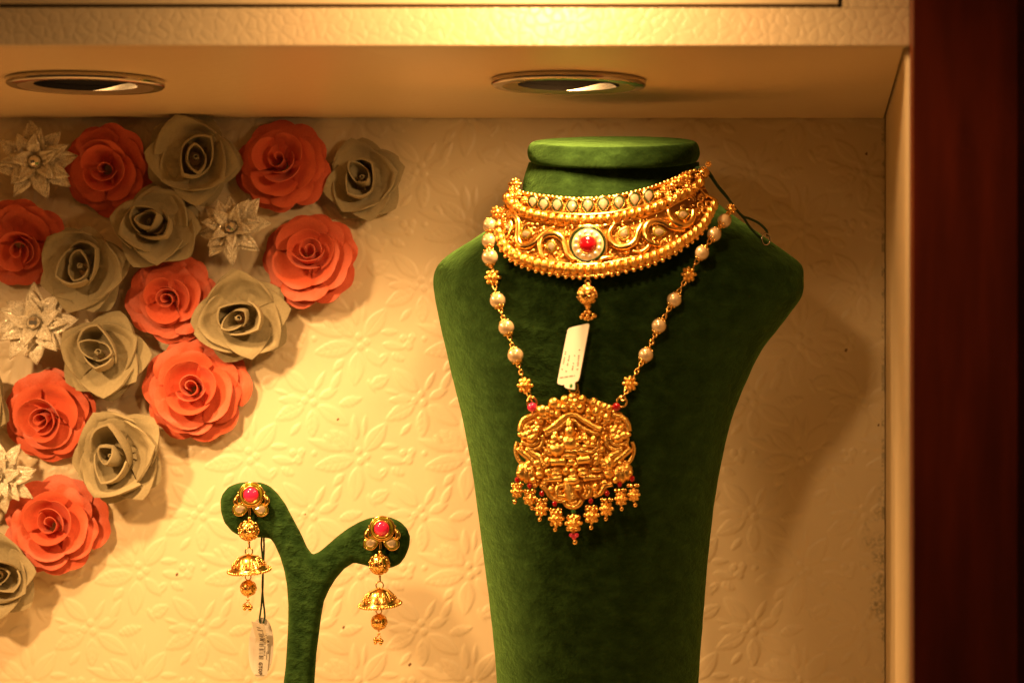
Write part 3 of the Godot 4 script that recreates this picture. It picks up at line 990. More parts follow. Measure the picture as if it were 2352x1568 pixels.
# ------------------------------------------------------------------ jewellery pieces
var ribbed: ArrayMesh
var cluster: ArrayMesh
var filigree: ArrayMesh
var tear: ArrayMesh
func make_jewel_meshes() -> void:
	var b := MB.new()
	b.sphere(Vector3.ZERO, Vector3.ONE, 20, 14)
	unit_sphere = b.mesh()
	b = MB.new()
	b.sphere(Vector3.ZERO, Vector3.ONE, 10, 7)
	small_sphere = b.mesh()
	b = MB.new()   # melon bead
	var p := PackedVector3Array()
	for j in 11:
		var t := PI * j / 10.0
		for i in 36:
			var f := TAU * i / 36
			var r := 1.0 + 0.10 * cos(f * 9.0) * sin(t)
			p.append(Vector3(sin(t) * cos(f) * r, cos(t), sin(t) * sin(f) * r))
	b.grid(p, 36, 11, true, true)
	ribbed = b.mesh()
	b = MB.new()   # bead covered with granules
	b.sphere(Vector3.ZERO, Vector3.ONE * 0.78, 12, 8)
	for j in 5:
		var cnt: int = [1, 6, 9, 6, 1][j]
		for i in cnt:
			var t := PI * j / 4.0
			var f := TAU * (i + 0.5 * (j % 2)) / cnt
			b.sphere(Vector3(sin(t) * cos(f), cos(t), sin(t) * sin(f)) * 0.84, Vector3.ONE * (0.27 if j % 2 else 0.24), 8, 6)
	cluster = b.mesh()
	b = MB.new()   # ball covered with wire scrolls
	b.sphere(Vector3.ZERO, Vector3.ONE * 0.93, 24, 16)
	var g := RandomNumberGenerator.new(); g.seed = 77
	for k in 26:
		var y := 1.0 - 2.0 * (k + 0.5) / 26.0
		var f := k * 2.399963
		var n := Vector3(sqrt(1 - y * y) * cos(f), y, sqrt(1 - y * y) * sin(f))
		var s := n.cross(Vector3(0.3, 0.1, 1)).normalized()
		var t := n.cross(s)
		var path := []
		var st := g.randf() * TAU
		for q in 12:
			var a := st + q / 11.0 * TAU * 1.25
			var r := 0.33 * (1.0 - q / 16.0)
			path.append((n + (s * cos(a) + t * sin(a)) * r).normalized() * 0.945)
		b.tube(path, 0.055, 5)
	filigree = b.mesh()
	b = MB.new()   # foil-backed drop stone, long axis y, point towards -y, dome towards +z
	p = PackedVector3Array()
	for j in 5:
		var k := 1.0 - j / 4.0
		for i in 14:
			var f := TAU * i / 14
			var y := sin(f)
			var x := cos(f) * (1.0 if y > 0 else pow(1.0 + y * 0.98, 0.42))
			p.append(Vector3(x * 0.78 * k, y * k, 0.42 * sqrt(maxf(1.0 - pow(k, 3.0), 0.0))))
	b.grid(p, 14, 5, true, false)
	tear = b.mesh(true)

func drop_outline(c: Vector3, basis: Basis, s: float) -> Array:
	var out := []
	for i in 26:
		var f := TAU * i / 26
		var y := sin(f)
		var x := cos(f) * (1.0 if y > 0 else pow(1.0 + y * 0.98, 0.42))
		out.append(c + basis * Vector3(x * 0.78 * s, y * s, 0))
	return out
func stone(parent: Node3D, c: Vector3, basis: Basis, s: float, enamel: Material) -> void:
	var o := part(parent, "drop_stone", tear, M.polki, Transform3D(basis * Basis.from_scale(Vector3.ONE * s), c))
	var b := MB.new()
	b.tube(drop_outline(c + basis * Vector3(0, 0, 0.06 * s), basis, s * 1.08), s * 0.11, 7, true)
	part(o, "enamel_rim", b.mesh(), enamel)
	b = MB.new()
	b.tube(drop_outline(c - basis * Vector3(0, 0, 0.04 * s), basis, s * 1.29), s * 0.14, 7, true)
	part(o, "bezel", b.mesh(), M.gold)

func smooth(pts: Array, per := 5) -> Array:    # Catmull-Rom through the points
	var out := []
	var n := pts.size()
	for k in n - 1:
		for q in per:
			var t := q / float(per)
			out.append(pts[k].cubic_interpolate(pts[k + 1], pts[maxi(k - 1, 0)], pts[mini(k + 2, n - 1)], t))
	out.append(pts[n - 1])
	return out
func ring_path(c: Vector3, rx: float, ry: float, basis := Basis.IDENTITY, n := 20) -> Array:
	var out := []
	for k in n: out.append(c + basis * Vector3(cos(TAU * k / n) * rx, sin(TAU * k / n) * ry, 0))
	return out

# the choker: spots of its close-up are turned into photo units, the depth is that of a band round the neck
func c1(X: float, Y: float) -> Vector2:
	return Vector2((1720 + X / 2.063) / 1.6327, (480 + Y / 2.063) / 1.6327)
func band_z(px: float, py: float) -> float:
	var s := clampf((px - 1365) / 338.0, -1, 1)
	return 0.130 + 0.044 * sqrt(1 - s * s) + (py - 450) / 200.0 * 0.015
func CP(X: float, Y: float, lift := 0.0) -> Vector3:
	var s := c1(X, Y)
	return W(s.x, s.y, band_z(s.x, s.y)) + band_n(s.x) * lift
func band_n(px: float) -> Vector3:
	var s := clampf((px - 1365) / 338.0, -0.96, 0.96)
	return Vector3(s * 0.55, 0.1, sqrt(1 - s * s) + 0.12).normalized()
func band_basis(px: float) -> Basis:
	var n := band_n(px)
	var x := Vector3.UP.cross(n).normalized()
	return Basis(x, n.cross(x), n)
const TOPE := [[392, 430], [430, 470], [500, 508], [600, 528], [700, 540], [820, 552], [950, 558], [1080, 552], [1200, 540], [1330, 512], [1450, 482], [1560, 445], [1680, 395], [1790, 345], [1840, 335]]
const BOTE := [[310, 760], [312, 850], [345, 950], [430, 1030], [540, 1080], [680, 1118], [850, 1146], [1000, 1150], [1150, 1135], [1320, 1100], [1480, 1055], [1620, 995], [1760, 905], [1890, 790], [1985, 600]]
func edge_at(e: Array, u: float) -> Vector2:
	var f := clampf(u, 0, 1) * (e.size() - 1)
	var k := mini(int(f), e.size() - 2)
	var a := Vector2(e[k][0], e[k][1]); var b := Vector2(e[k + 1][0], e[k + 1][1])
	var a0: Array = e[maxi(k - 1, 0)]; var b1: Array = e[mini(k + 2, e.size() - 1)]
	return a.cubic_interpolate(b, Vector2(a0[0], a0[1]), Vector2(b1[0], b1[1]), f - k)
func KB(u: float, v: float, lift := 0.0) -> Vector3:
	var s := edge_at(TOPE, u).lerp(edge_at(BOTE, u), v)
	return CP(s.x, s.y, lift)
func row_points(v: float, count: int, u0 := 0.0, u1 := 1.0) -> Array:   # evenly spaced u along a row of the band
	var us := []; var len_ := [0.0]
	var last := KB(u0, v)
	for k in range(1, 201):
		var q := KB(lerpf(u0, u1, k / 200.0), v)
		len_.append(len_[-1] + q.distance_to(last)); last = q
	for i in count:
		var want: float = len_[-1] * (i + 0.5) / count
		var k := 0
		while k < 199 and len_[k + 1] < want: k += 1
		us.append(lerpf(u0, u1, (k + 0.5) / 200.0))
	return us

func build_choker() -> void:
	var t := thing("choker", "broad gold choker with a red centre stone, fastened high round the velvet neck", "necklace", CP(1000, 1150))
	var mm := U(0.225) / 1.6327 / 2.063     # metres per close-up unit
	# band
	var b := MB.new()
	var nu := 90; var nv := 12
	var p := PackedVector3Array(); var back := PackedVector3Array()
	for j in nv:
		for i in nu:
			p.append(KB(i / float(nu - 1), j / float(nv - 1)))
	var m := sheet_rev(p, nu, nv, 0.0016)
	part(t, "band", m, M.gold_antique)
	# wires that divide the rows
	for v in [0.005, 0.195, 0.345, 0.845, 0.99]:
		b = MB.new()
		var path := []
		for k in 80: path.append(KB(k / 79.0, v, 0.0007))
		b.tube(path, 0.0008, 6)
		part(t, "border_wire", b.mesh(), M.gold)
	for u in row_points(0.0, 46): ball(t, "edge_bead", KB(u, -0.012, 0.001), 0.00135, M.gold, small_sphere)
	for u in row_points(0.27, 28): ball(t, "melon_bead", KB(u, 0.27, 0.0020), Vector3(0.0023, 0.0029, 0.0024), M.gold_matte, ribbed)
	for u in row_points(0.92, 38):
		ball(t, "bulb_bead", KB(u, 0.915, 0.0022), Vector3(0.0023, 0.0031, 0.0025), M.gold_matte, ribbed)
		ball(t, "tip_bead", KB(u, 1.015, 0.0014), 0.0013, M.gold, small_sphere)
	# drop stones of the upper row
	for q in [[578, 575, 40], [662, 595, 44], [765, 602, 46], [880, 612, 47], [1002, 604, 48], [1120, 595, 48], [1240, 580, 47], [1362, 558, 46], [1470, 530, 44]]:
		var s := c1(q[0], q[1])
		stone(t, CP(q[0], q[1], 0.0016), band_basis(s.x), q[2] * 1.06 * mm, M.green_enamel)
	# granulated balls past the stones
	for q in [[1540, 520, 34], [1590, 480, 36], [1650, 450, 42], [1700, 420, 44], [1755, 385, 50], [1560, 590, 34], [1640, 570, 36], [1620, 520, 34], [1700, 510, 40], [1760, 460, 42], [1820, 470, 36], [520, 560, 30], [470, 520, 32], [450, 580, 30], [425, 530, 28], [480, 610, 28]]:
		ball(t, "granule_ball", CP(q[0], q[1], 0.002), q[2] * mm, M.gold_matte, cluster)
	# vine scrolls
	var vines := [
		[[395, 690], [430, 680], [465, 715], [470, 790], [468, 860], [490, 910], [535, 920], [590, 890], [640, 835], [690, 795], [750, 770]],
		[[668, 1015], [645, 965], [635, 905], [655, 850], [705, 825], [765, 828], [810, 865], [830, 920], [850, 985], [900, 1030]],
		[[1195, 765], [1168, 810], [1172, 865], [1210, 910], [1265, 925], [1330, 910], [1372, 865], [1390, 800], [1420, 750], [1450, 735]],
		[[1560, 915], [1490, 895], [1448, 850], [1440, 795], [1465, 745], [1520, 725], [1585, 740], [1640, 775], [1740, 795]],
		[[1618, 630], [1628, 680], [1665, 730], [1725, 760], [1780, 740], [1808, 690], [1812, 630]],
		[[455, 930], [490, 960], [550, 970]], [[1080, 1042], [1120, 1012], [1215, 1000]], [[1345, 955], [1410, 962], [1460, 930], [1465, 905]],
		[[370, 800], [400, 720], [420, 780], [400, 830]], [[560, 740], [520, 760], [500, 800]], [[1540, 1000], [1600, 960], [1660, 900], [1730, 850]]]
	for k in vines.size():
		b = MB.new()
		var pts := []
		for q in vines[k]: pts.append(CP(q[0], q[1], 0.0016))
		pts = smooth(pts, 5)
		var rad := []
		for i in pts.size():
			var f := i / float(pts.size() - 1)
			rad.append((0.0021 if k < 5 else 0.0013) * (0.45 + 0.55 * sin(PI * clampf(f * 0.9 + 0.05, 0, 1))))
		b.tube(pts, rad, 8)
		part(t, "vine_scroll", b.mesh(), M.gold)
	# drop stones between the scrolls
	for q in [[530, 822, 40, 1.9], [722, 920, 40, 0.2], [1283, 815, 44, 2.6], [1552, 805, 42, 1.6], [1735, 672, 40, 1.7], [395, 772, 32, 0.2]]:
		var s := c1(q[0], q[1])
		stone(t, CP(q[0], q[1], 0.0016), band_basis(s.x) * Basis(Vector3.BACK, q[3]), q[2] * mm, M.gold_enamel)
	# chased leaves and granules filling the ground, too fine to count
	b = MB.new()
	var g := RandomNumberGenerator.new(); g.seed = 5
	for k in 330:
		var u := g.randf_range(0.02, 0.98)
		var v := g.randf_range(0.37, 0.83)
		var r := g.randf_range(0.0005, 0.0011)
		var c := KB(u, v, 0.0004)
		if c.distance_to(CP(1003, 905, 0.0004)) < 140 * mm: continue
		if k % 3 == 0:
			var a := g.randf() * TAU
			var path := []
			for q in 8: path.append(c + Vector3(cos(a + q * 0.6), sin(a + q * 0.6), 0) * r * (2.2 - q * 0.15))
			b.tube(path, r * 0.5, 5)
		else:
			b.sphere(c, Vector3(r * g.randf_range(1.0, 1.8), r, r), 7, 5, Basis(Vector3.BACK, g.randf() * PI))
	var fill := part(t, "granulation", b.mesh(), M.gold)
	fill.set_meta("kind", "stuff")
	# centre medallion
	var cc := CP(1003, 905, 0.0030)
	var bb := band_basis(c1(1003, 905).x)
	b = MB.new()
	b.lathe([Vector2(0.0, 0.0), Vector2(124, 0), Vector2(132, -14)], 48, Transform3D(bb * Basis(Vector3.RIGHT, PI / 2) * Basis.from_scale(Vector3.ONE * mm), cc))
	var med := part(t, "medallion", b.mesh(), M.pale_gold)
	b = MB.new()
	b.tube(ring_path(cc - bb.z * 4 * mm, 134 * mm, 134 * mm, bb, 48), 8 * mm, 8, true)
	part(med, "enamel_rim", b.mesh(), M.green_enamel)
	b = MB.new()
	b.tube(ring_path(cc - bb.z * 12 * mm, 152 * mm, 152 * mm, bb, 48), 10 * mm, 8, true)
	part(med, "outer_wire", b.mesh(), M.gold)
	for k in 12:
		var a := TAU * (k + 0.35) / 12
		ball(med, "diamond", cc + bb * (Vector3(cos(a), sin(a), 0) * 97 * mm) + bb.z * 5 * mm, Vector3(17, 17, 10) * mm, M.diamond, small_sphere)
	b = MB.new()
	b.tube(ring_path(cc + bb.z * 3 * mm, 72 * mm, 72 * mm, bb, 36), 8 * mm, 7, true)
	part(med, "stone_collar", b.mesh(), M.gold)
	part(med, "centre_stone", unit_sphere, M.ruby, Transform3D(bb * Basis.from_scale(Vector3(66, 66, 40) * mm), cc + bb.z * 4 * mm))
	# hanging ball and its cluster
	var h := CP(1000, 1190)
	h.z = maxf(h.z, bust_z(1346, 640) + 0.006)
	var zz := h.z
	b = MB.new()
	b.tube(ring_path(h, 20 * mm, 26 * mm), 6 * mm, 6, true)
	part(t, "jump_ring", b.mesh(), M.gold)
	var bc := c1(995, 1290)
	var cb := W(bc.x, bc.y, zz + 0.003)
	ball(t, "filigree_ball", cb, 82 * mm, M.gold, filigree)
	for q in [[1000, 1208, 15], [1000, 1375, 24], [1000, 1400, 14]]:
		var s := c1(q[0], q[1])
		ball(t, "cap_bead", W(s.x, s.y, zz + 0.003), q[2] * mm, M.gold_matte, cluster if q[2] > 15 else small_sphere)
	for q in [[960, 1445], [985, 1425], [1015, 1425], [1045, 1445], [950, 1462], [980, 1470], [1005, 1475], [1030, 1468], [1055, 1452], [1000, 1450]]:
		var s := c1(q[0], q[1])
		ball(t, "tassel_bead", W(s.x, s.y, zz + 0.003 + 0.0012 * sin(q[0])), 17 * mm, M.gold, small_sphere)
	# end pieces
	for q in [[445, 432, 44, 0], [1890, 350, 50, 1], [1848, 385, 34, 0], [1928, 283, 26, 0], [415, 480, 30, 0]]:
		ball(t, "end_bead", CP(q[0], q[1], 0.001), q[2] * mm, M.gold_matte if q[3] == 0 else M.gold, cluster if q[3] == 0 else filigree)
	for q in [[1870, 540], [1865, 600], [1900, 640], [1840, 650], [1930, 590]]:
		b = MB.new()
		var c := CP(q[0], q[1], 0.001)
		b.tube(ring_path(c, 24 * mm, 24 * mm, band_basis(c1(q[0], q[1]).x), 14), 8 * mm, 6, true)
		part(t, "end_ring", b.mesh(), M.gold_matte)
	b = MB.new()
	var lk := []
	for q in [[1850, 460], [1890, 510], [1950, 540], [1990, 565]]: lk.append(CP(q[0], q[1], 0.001))
	b.tube(smooth(lk, 4), 14 * mm, 6)
	part(t, "end_link", b.mesh(), M.gold)

func sheet_rev(p: PackedVector3Array, nu: int, nv: int, thick: float) -> ArrayMesh:   # rows given from the top down
	var q := PackedVector3Array()
	for j in nv:
		for i in nu: q.append(p[(nv - 1 - j) * nu + i])
	return sheet(q, nu, nv, thick)

# the pearl necklace and its pendant
func build_pearl_necklace() -> void:
	var t := thing("pearl_necklace", "long pearl and gold bead necklace carrying a large ornate gold pendant", "necklace", W(1322, 1250, 0.185))
	var left := [[1140, 487, 14, "c"], [1125, 517, 17, "p"], [1123, 553, 17, "p"], [1125, 590, 19, "p"], [1132, 637, 19, "c"], [1143, 690, 18.5, "p"], [1163, 752, 18.5, "p"], [1184, 816, 18.5, "p"], [1206, 885, 18, "c"]]
	var right := [[1679, 480, 13, "c"], [1664, 507, 17, "p"], [1641, 538, 17, "p"], [1613, 580, 17, "p"], [1582, 630, 18, "c"], [1549, 688, 17.5, "p"], [1514, 748, 17.5, "p"], [1484, 815, 17.5, "p"], [1447, 881, 18, "c"]]
	for strand in [left, right]:
		var pos := []
		for q in strand:
			var z: float = bust_z(q[0], q[1]) + q[2] * U(0.2) * 1.05
			if q[1] < 600: z = maxf(z, band_z(q[0], q[1]) + (0.002 if strand == right else 0.004))
			pos.append(W(q[0], q[1], z))
		for k in strand.size():
			var q: Array = strand[k]
			var r: float = q[2] * U(0.2)
			var nxt: Vector3 = pos[k + 1] if k + 1 < strand.size() else W(1222 if strand == left else 1428, 922, bust_z(1322, 920) + 0.006)
			var d := (nxt - pos[k] as Vector3).normalized()
			if q[3] == "p":
				var o := ball(t, "pearl", pos[k], r, M.pearl)
				var b := MB.new()
				for side in [1, -1]:
					var c: Vector3 = pos[k] + d * r * side * 0.96
					b.sphere(c, Vector3.ONE * r * 0.30, 8, 6)
					var x := d.cross(Vector3.BACK).normalized(); var y := x.cross(d)
					for i in 7:
						var a := TAU * i / 7
						b.sphere(pos[k] + d * side * r * 0.83 + (x * cos(a) + y * sin(a)) * r * 0.50, Vector3.ONE * r * 0.19, 6, 5)
				part(o, "filigree_cap", b.mesh(), M.gold)
			else:
				ball(t, "cluster_bead", pos[k], r, M.gold_matte, cluster)
			# link to the next bead
			if k + 1 <= strand.size():
				var r2: float = strand[k + 1][2] * U(0.2) if k + 1 < strand.size() else 0.001
				var a: Vector3 = pos[k] + d * r
				var e: Vector3 = nxt - d * r2
				var ln := a.distance_to(e)
				if ln > 0.0008:
					var b := MB.new()
					var cnt := maxi(2, int(ln / 0.0022))
					for i in cnt:
						var c := a.lerp(e, (i + 0.5) / cnt)
						var y := d; var x := d.cross(Vector3.BACK).normalized()
						if i % 2: x = d.cross(x).normalized()
						b.tube(ring_path(c, 0.0011, ln / cnt * 0.68, Basis(x, y, x.cross(y)), 10), 0.00045, 5, true)
					part(t, "chain_link", b.mesh(), M.gold)
	# pendant, laid out in the units of its close-up
	var z0 := bust_z(1322, 1040) + 0.003
	var s := U(z0) / 1.6327 / 3.409
	var P := func(X: float, Y: float, h := 0.0) -> Vector3:
		var w := W((1880 + X / 3.409) / 1.6327, (1440 + Y / 3.409) / 1.6327, z0)
		return w + Vector3(0, 0, h * s)
	for q in [[400, 235], [1545, 225]]:
		var b := MB.new()
		b.tube(ring_path(P.call(q[0], q[1], 60), 62 * s, 66 * s), 13 * s, 7, true)
		part(t, "hanging_ring", b.mesh(), M.gold)
	ball(t, "ruby_bead", P.call(403, 295, 80), 62 * s, M.pink_ruby)
	ball(t, "ruby_bead", P.call(1478, 292, 80), 56 * s, M.ruby)
	var em := ball(t, "emerald_bead", P.call(925, 30, 150), Vector3(46, 52, 42) * s, M.emerald)
	var eb := MB.new()
	eb.tube(ring_path(P.call(930, 40, 130), 58 * s, 66 * s), 13 * s, 7, true)
	part(em, "bezel", eb.mesh(), M.gold)
	var outline := [[470, 330], [640, 250], [800, 180], [940, 140], [1080, 180], [1230, 220], [1420, 330], [1560, 390], [1640, 480], [1610, 620], [1640, 700], [1600, 860], [1560, 960], [1680, 1060], [1640, 1140], [1420, 1190], [1400, 1280], [1240, 1420], [1060, 1480], [930, 1560], [800, 1490], [700, 1440], [560, 1340], [440, 1270], [260, 1180], [230, 1080], [330, 990], [250, 860], [260, 700], [240, 620], [260, 500], [340, 420]]
	var poly := PackedVector2Array()
	for q in outline:
		var w: Vector3 = P.call(q[0], q[1])
		poly.append(Vector2(w.x, w.y))
	var b := MB.new()
	b.prism(poly, z0 - 0.0008, z0 + 0.0018, 0.001)
	part(t, "backplate", b.mesh(true), M.gold_matte)
	var T := func(mb: MB, pts: Array, r0: float, r1: float, h: float) -> void:
		var w := []
		for q in pts: w.append(P.call(q[0], q[1], h))
		w = smooth(w, 4)
		var rad := []
		for i in w.size(): rad.append(lerpf(r0, r1, i / float(w.size() - 1)) * s * 1.28)
		mb.tube(w, rad, 8)
	var S := func(mb: MB, list: Array, h: float) -> void:
		for q in list:
			var rx: float = q[2]
			var ry: float = q[3] if q.size() > 3 else rx
			mb.sphere(P.call(q[0], q[1], h), Vector3(rx, ry, minf(rx, ry)) * s * 1.22, 12, 9)
	# flower crest
	b = MB.new()
	S.call(b, [[830, 195, 52], [935, 165, 58], [1040, 195, 52], [880, 245, 46], [820, 300, 50], [1012, 300, 60], [925, 300, 46]], 90)
	S.call(b, [[970, 215, 40], [905, 215, 34], [950, 265, 36]], 130)
	part(t, "flower_crest", b.mesh(), M.gold_matte)
	for side in [[[680, 242, 62], [740, 295, 50], [600, 335, 50], [530, 335, 58], [660, 365, 44], [485, 320, 36], [560, 405, 40], [610, 440, 36], [730, 380, 42], [500, 440, 34], [640, 470, 30], [470, 510, 34], [520, 480, 30]], [[1190, 235, 56], [1250, 265, 46], [1320, 290, 60, 42], [1385, 312, 46], [1220, 350, 60], [1290, 365, 42], [1120, 350, 42], [1350, 425, 46], [1255, 440, 38], [1385, 470, 36], [1120, 425, 44, 36], [1330, 500, 32], [1180, 440, 30]]]:
		b = MB.new()
		S.call(b, side, 80)
		part(t, "blossom_spray", b.mesh(), M.gold_matte)
	# double arch over the figure
	b = MB.new()
	T.call(b, [[560, 600], [650, 560], [720, 500], [790, 440], [850, 400], [910, 385], [980, 400], [1050, 450], [1120, 490], [1200, 540], [1290, 580]], 30, 30, 105)
	T.call(b, [[570, 648], [660, 605], [740, 565], [800, 510], [860, 470], [910, 460], [960, 475], [1020, 540], [1100, 580], [1180, 622], [1260, 632]], 23, 23, 100)
	part(t, "arch", b.mesh(), M.gold_matte)
	# seated figure
	b = MB.new()
	S.call(b, [[890, 740, 105, 95], [890, 860, 130, 50], [720, 830, 95, 85], [1040, 850, 80, 62], [640, 870, 62, 50], [1130, 850, 55, 40]], 70)
	S.call(b, [[888, 605, 58, 66], [885, 520, 42, 52], [880, 470, 22, 40]], 120)
	S.call(b, [[690, 690, 44], [700, 640, 32], [680, 750, 42], [770, 700, 46, 36], [1010, 700, 46, 36], [1090, 700, 46], [1120, 760, 44], [1080, 795, 38], [1070, 650, 34], [1190, 700, 36], [1180, 770, 36], [880, 920, 92, 32], [800, 790, 40], [985, 790, 40], [940, 760, 40], [850, 760, 40]], 115)
	S.call(b, [[600, 740, 32], [620, 800, 34], [590, 850, 34], [560, 815, 22], [990, 645, 24], [790, 640, 24], [1230, 640, 26], [1290, 745, 22], [1290, 690, 20], [1300, 830, 36], [1250, 850, 34], [560, 900, 30], [1280, 900, 24]], 90)
	T.call(b, [[1075, 855], [1130, 868], [1190, 850], [1240, 800], [1240, 740]], 26, 18, 110)
	part(t, "seated_figure", b.mesh(), M.gold_matte)
	# birds on both sides
	for side in [0, 1]:
		b = MB.new()
		var X := func(pts: Array) -> Array:
			var o := []
			for q in pts:
				var c: Array = q.duplicate()
				if side == 1: c[0] = 1890 - c[0]
				o.append(c)
			return o
		T.call(b, X.call([[450, 385], [380, 405], [300, 450], [262, 520], [252, 600]]), 22, 30, 85)
		T.call(b, X.call([[410, 475], [345, 505], [310, 560], [320, 610]]), 18, 22, 80)
		T.call(b, X.call([[530, 655], [545, 720], [520, 785], [460, 822], [390, 832], [330, 805]]), 24, 18, 95)
		T.call(b, X.call([[485, 690], [465, 745], [400, 772], [320, 760], [270, 730]]), 24, 18, 90)
		T.call(b, X.call([[330, 830], [420, 885], [500, 935], [530, 1010]]), 26, 44, 85)
		T.call(b, X.call([[225, 815], [285, 872], [365, 935], [440, 1000]]), 34, 42, 70)
		T.call(b, X.call([[212, 735], [190, 820], [200, 900], [240, 980], [300, 1022], [355, 1005]]), 18, 22, 60)
		S.call(b, X.call([[320, 655, 52, 44], [390, 692, 56, 48], [450, 605, 42], [258, 642, 32, 24], [372, 620, 38], [440, 660, 36], [480, 560, 30], [360, 1008, 26], [420, 560, 34], [350, 560, 30]]), 100)
		S.call(b, X.call([[470, 1015, 52, 46], [500, 1090, 44], [500, 1155, 52, 44], [560, 1030, 40], [590, 980, 44, 36], [540, 950, 24]]), 85)
		part(t, "bird", b.mesh(), M.gold_matte)
		b = MB.new()
		for k in 3:
			var q: Array = [[272, 1120, 56, 96], [332, 1135, 52, 110], [394, 1150, 48, 104]][k]
			S.call(b, X.call([q]), 70)
		S.call(b, X.call([[280, 1075, 26], [370, 1090, 28], [230, 1140, 24], [420, 1225, 34]]), 110)
		part(t, "shell", b.mesh(), M.gold_matte)
	# platform
	b = MB.new()
	T.call(b, [[645, 988], [730, 985], [835, 988]], 46, 46, 100)
	T.call(b, [[975, 975], [1060, 965], [1150, 952]], 46, 46, 100)
	for k in 9:
		for q in [[655 + k * 21, 987.0], [985 + k * 20, 974 - k * 2.3]]:
			b.tube(ring_path(P.call(q[0], q[1], 100), 1 * s, 49 * s, Basis(Vector3.UP, 0.9), 10), 5 * s, 4, true)
	S.call(b, [[910, 990, 50, 44], [1235, 960, 38, 48], [600, 990, 34, 50], [860, 1030, 34], [960, 1030, 34]], 105)
	T.call(b, [[1170, 935], [1220, 900], [1255, 930], [1250, 1000], [1190, 1010]], 16, 16, 120)
	part(t, "platform", b.mesh(), M.gold_matte)
	b = MB.new()
	S.call(b, [[715, 1095, 62, 34], [715, 1150, 70, 36], [835, 1110, 44, 48], [925, 1110, 46, 48], [1050, 1095, 62, 40], [1060, 1150, 66, 40], [1230, 1090, 64, 30], [610, 1120, 46, 38], [1340, 1060, 28], [1300, 1040, 22], [1370, 1140, 44, 40], [1390, 1010, 50, 70]], 100)
	T.call(b, [[545, 1225], [620, 1215], [700, 1205], [790, 1190]], 22, 48, 85)
	T.call(b, [[1290, 1185], [1220, 1185], [1150, 1190], [1060, 1190]], 22, 46, 85)
	part(t, "lotus_base", b.mesh(), M.gold_matte)
	# scrolls and the bell at the bottom
	b = MB.new()
	T.call(b, [[815, 1285], [745, 1305], [718, 1370], [745, 1420], [810, 1440], [840, 1400]], 26, 26, 90)
	T.call(b, [[520, 1285], [590, 1350], [640, 1430], [720, 1480], [790, 1490]], 30, 24, 80)
	S.call(b, [[650, 1345, 42], [770, 1375, 26], [440, 1290, 30], [560, 1270, 40, 32]], 85)
	part(t, "scroll", b.mesh(), M.gold_matte)
	b = MB.new()
	T.call(b, [[1095, 1290], [1150, 1335], [1135, 1405], [1085, 1440], [1050, 1400]], 24, 24, 90)
	T.call(b, [[1430, 1272], [1330, 1300], [1280, 1390], [1190, 1432]], 34, 22, 80)
	S.call(b, [[1205, 1310, 44], [1210, 1380, 30], [1080, 1365, 26], [1330, 1260, 42, 36], [1015, 1358, 18]], 88)
	part(t, "scroll", b.mesh(), M.gold_matte)
	b = MB.new()
	S.call(b, [[910, 1230, 92, 44], [985, 1320, 54, 34], [930, 1180, 60, 30]], 120)
	T.call(b, [[870, 1235], [875, 1310], [895, 1400], [925, 1470]], 62, 78, 75)
	T.call(b, [[815, 1480], [845, 1540], [925, 1568], [1000, 1540], [1035, 1480]], 26, 26, 110)
	T.call(b, [[880, 1490], [925, 1515], [980, 1490]], 18, 18, 130)
	part(t, "bell", b.mesh(), M.gold_matte)
	# fine granules in the gaps
	b = MB.new()
	var g := RandomNumberGenerator.new(); g.seed = 19
	var lo := Vector2(200, 200); var hi := Vector2(1700, 1520)
	var flat := PackedVector2Array()
	for q in outline: flat.append(Vector2(q[0], q[1]))
	for k in 900:
		var q := Vector2(g.randf_range(lo.x, hi.x), g.randf_range(lo.y, hi.y))
		if Geometry2D.is_point_in_polygon(q, flat):
			var r := g.randf_range(16, 36)
			b.sphere(P.call(q.x, q.y, g.randf_range(20, 75)), Vector3(r * g.randf_range(0.9, 1.7), r, r) * s, 7, 5, Basis(Vector3.BACK, g.randf() * PI))
	part(t, "granulation", b.mesh(), M.gold_matte).set_meta("kind", "stuff")
	# nine drops along the lower edge, in units of the wider close-up
	var Q := func(X: float, Y: float, h: float) -> Vector3:
		return W((1840 + X / 1.7047) / 1.6327, (1180 + Y / 1.7047) / 1.6327, z0 + h)
	var s2 := U(z0) / 1.6327 / 1.7047
	var drops := [[170, 1055, 170, 1128, 155, 1195, 40], [250, 1093, 250, 1172, 265, 1233, 42], [327, 1143, 323, 1240, 315, 1307, 46], [410, 1208, 420, 1302, 413, 1372, 52], [530, 1255, 530, 1332, 540, 1452, 56], [641, 1190, 645, 1280, 643, 1360, 52], [745, 1140, 740, 1240, 737, 1304, 46], [826, 1083, 835, 1175, 838, 1240, 42], [906, 1048, 915, 1150, 925, 1215, 40]]
	for k in 9:
		var q: Array = drops[k]
		var mid: bool = k == 4
		var o := part(t, "pendant_drop", cluster, M.gold_matte, Transform3D(Basis(Vector3.UP, k * 0.7) * Basis.from_scale(Vector3(q[6], q[6] * 1.06, q[6]) * s2), Q.call(q[2], q[3], 0.004)))
		ball(o, "emerald" if mid else "ruby", Q.call(q[0], q[1], 0.004), Vector3(16, 20, 15) * s2, M.emerald if mid else M.ruby)
		var mb := MB.new()
		var cc: Vector3 = Q.call(lerpf(q[0], q[2], 0.45), lerpf(q[1], q[3], 0.42), 0.004)
		for i in 7:
			var a := TAU * i / 7
			mb.sphere(cc + Vector3(cos(a), 0.06 * sin(i * 2.0), sin(a)) * 32 * s2, Vector3.ONE * 12 * s2, 7, 5)
		part(o, "bead_collar", mb.mesh(), M.gold)
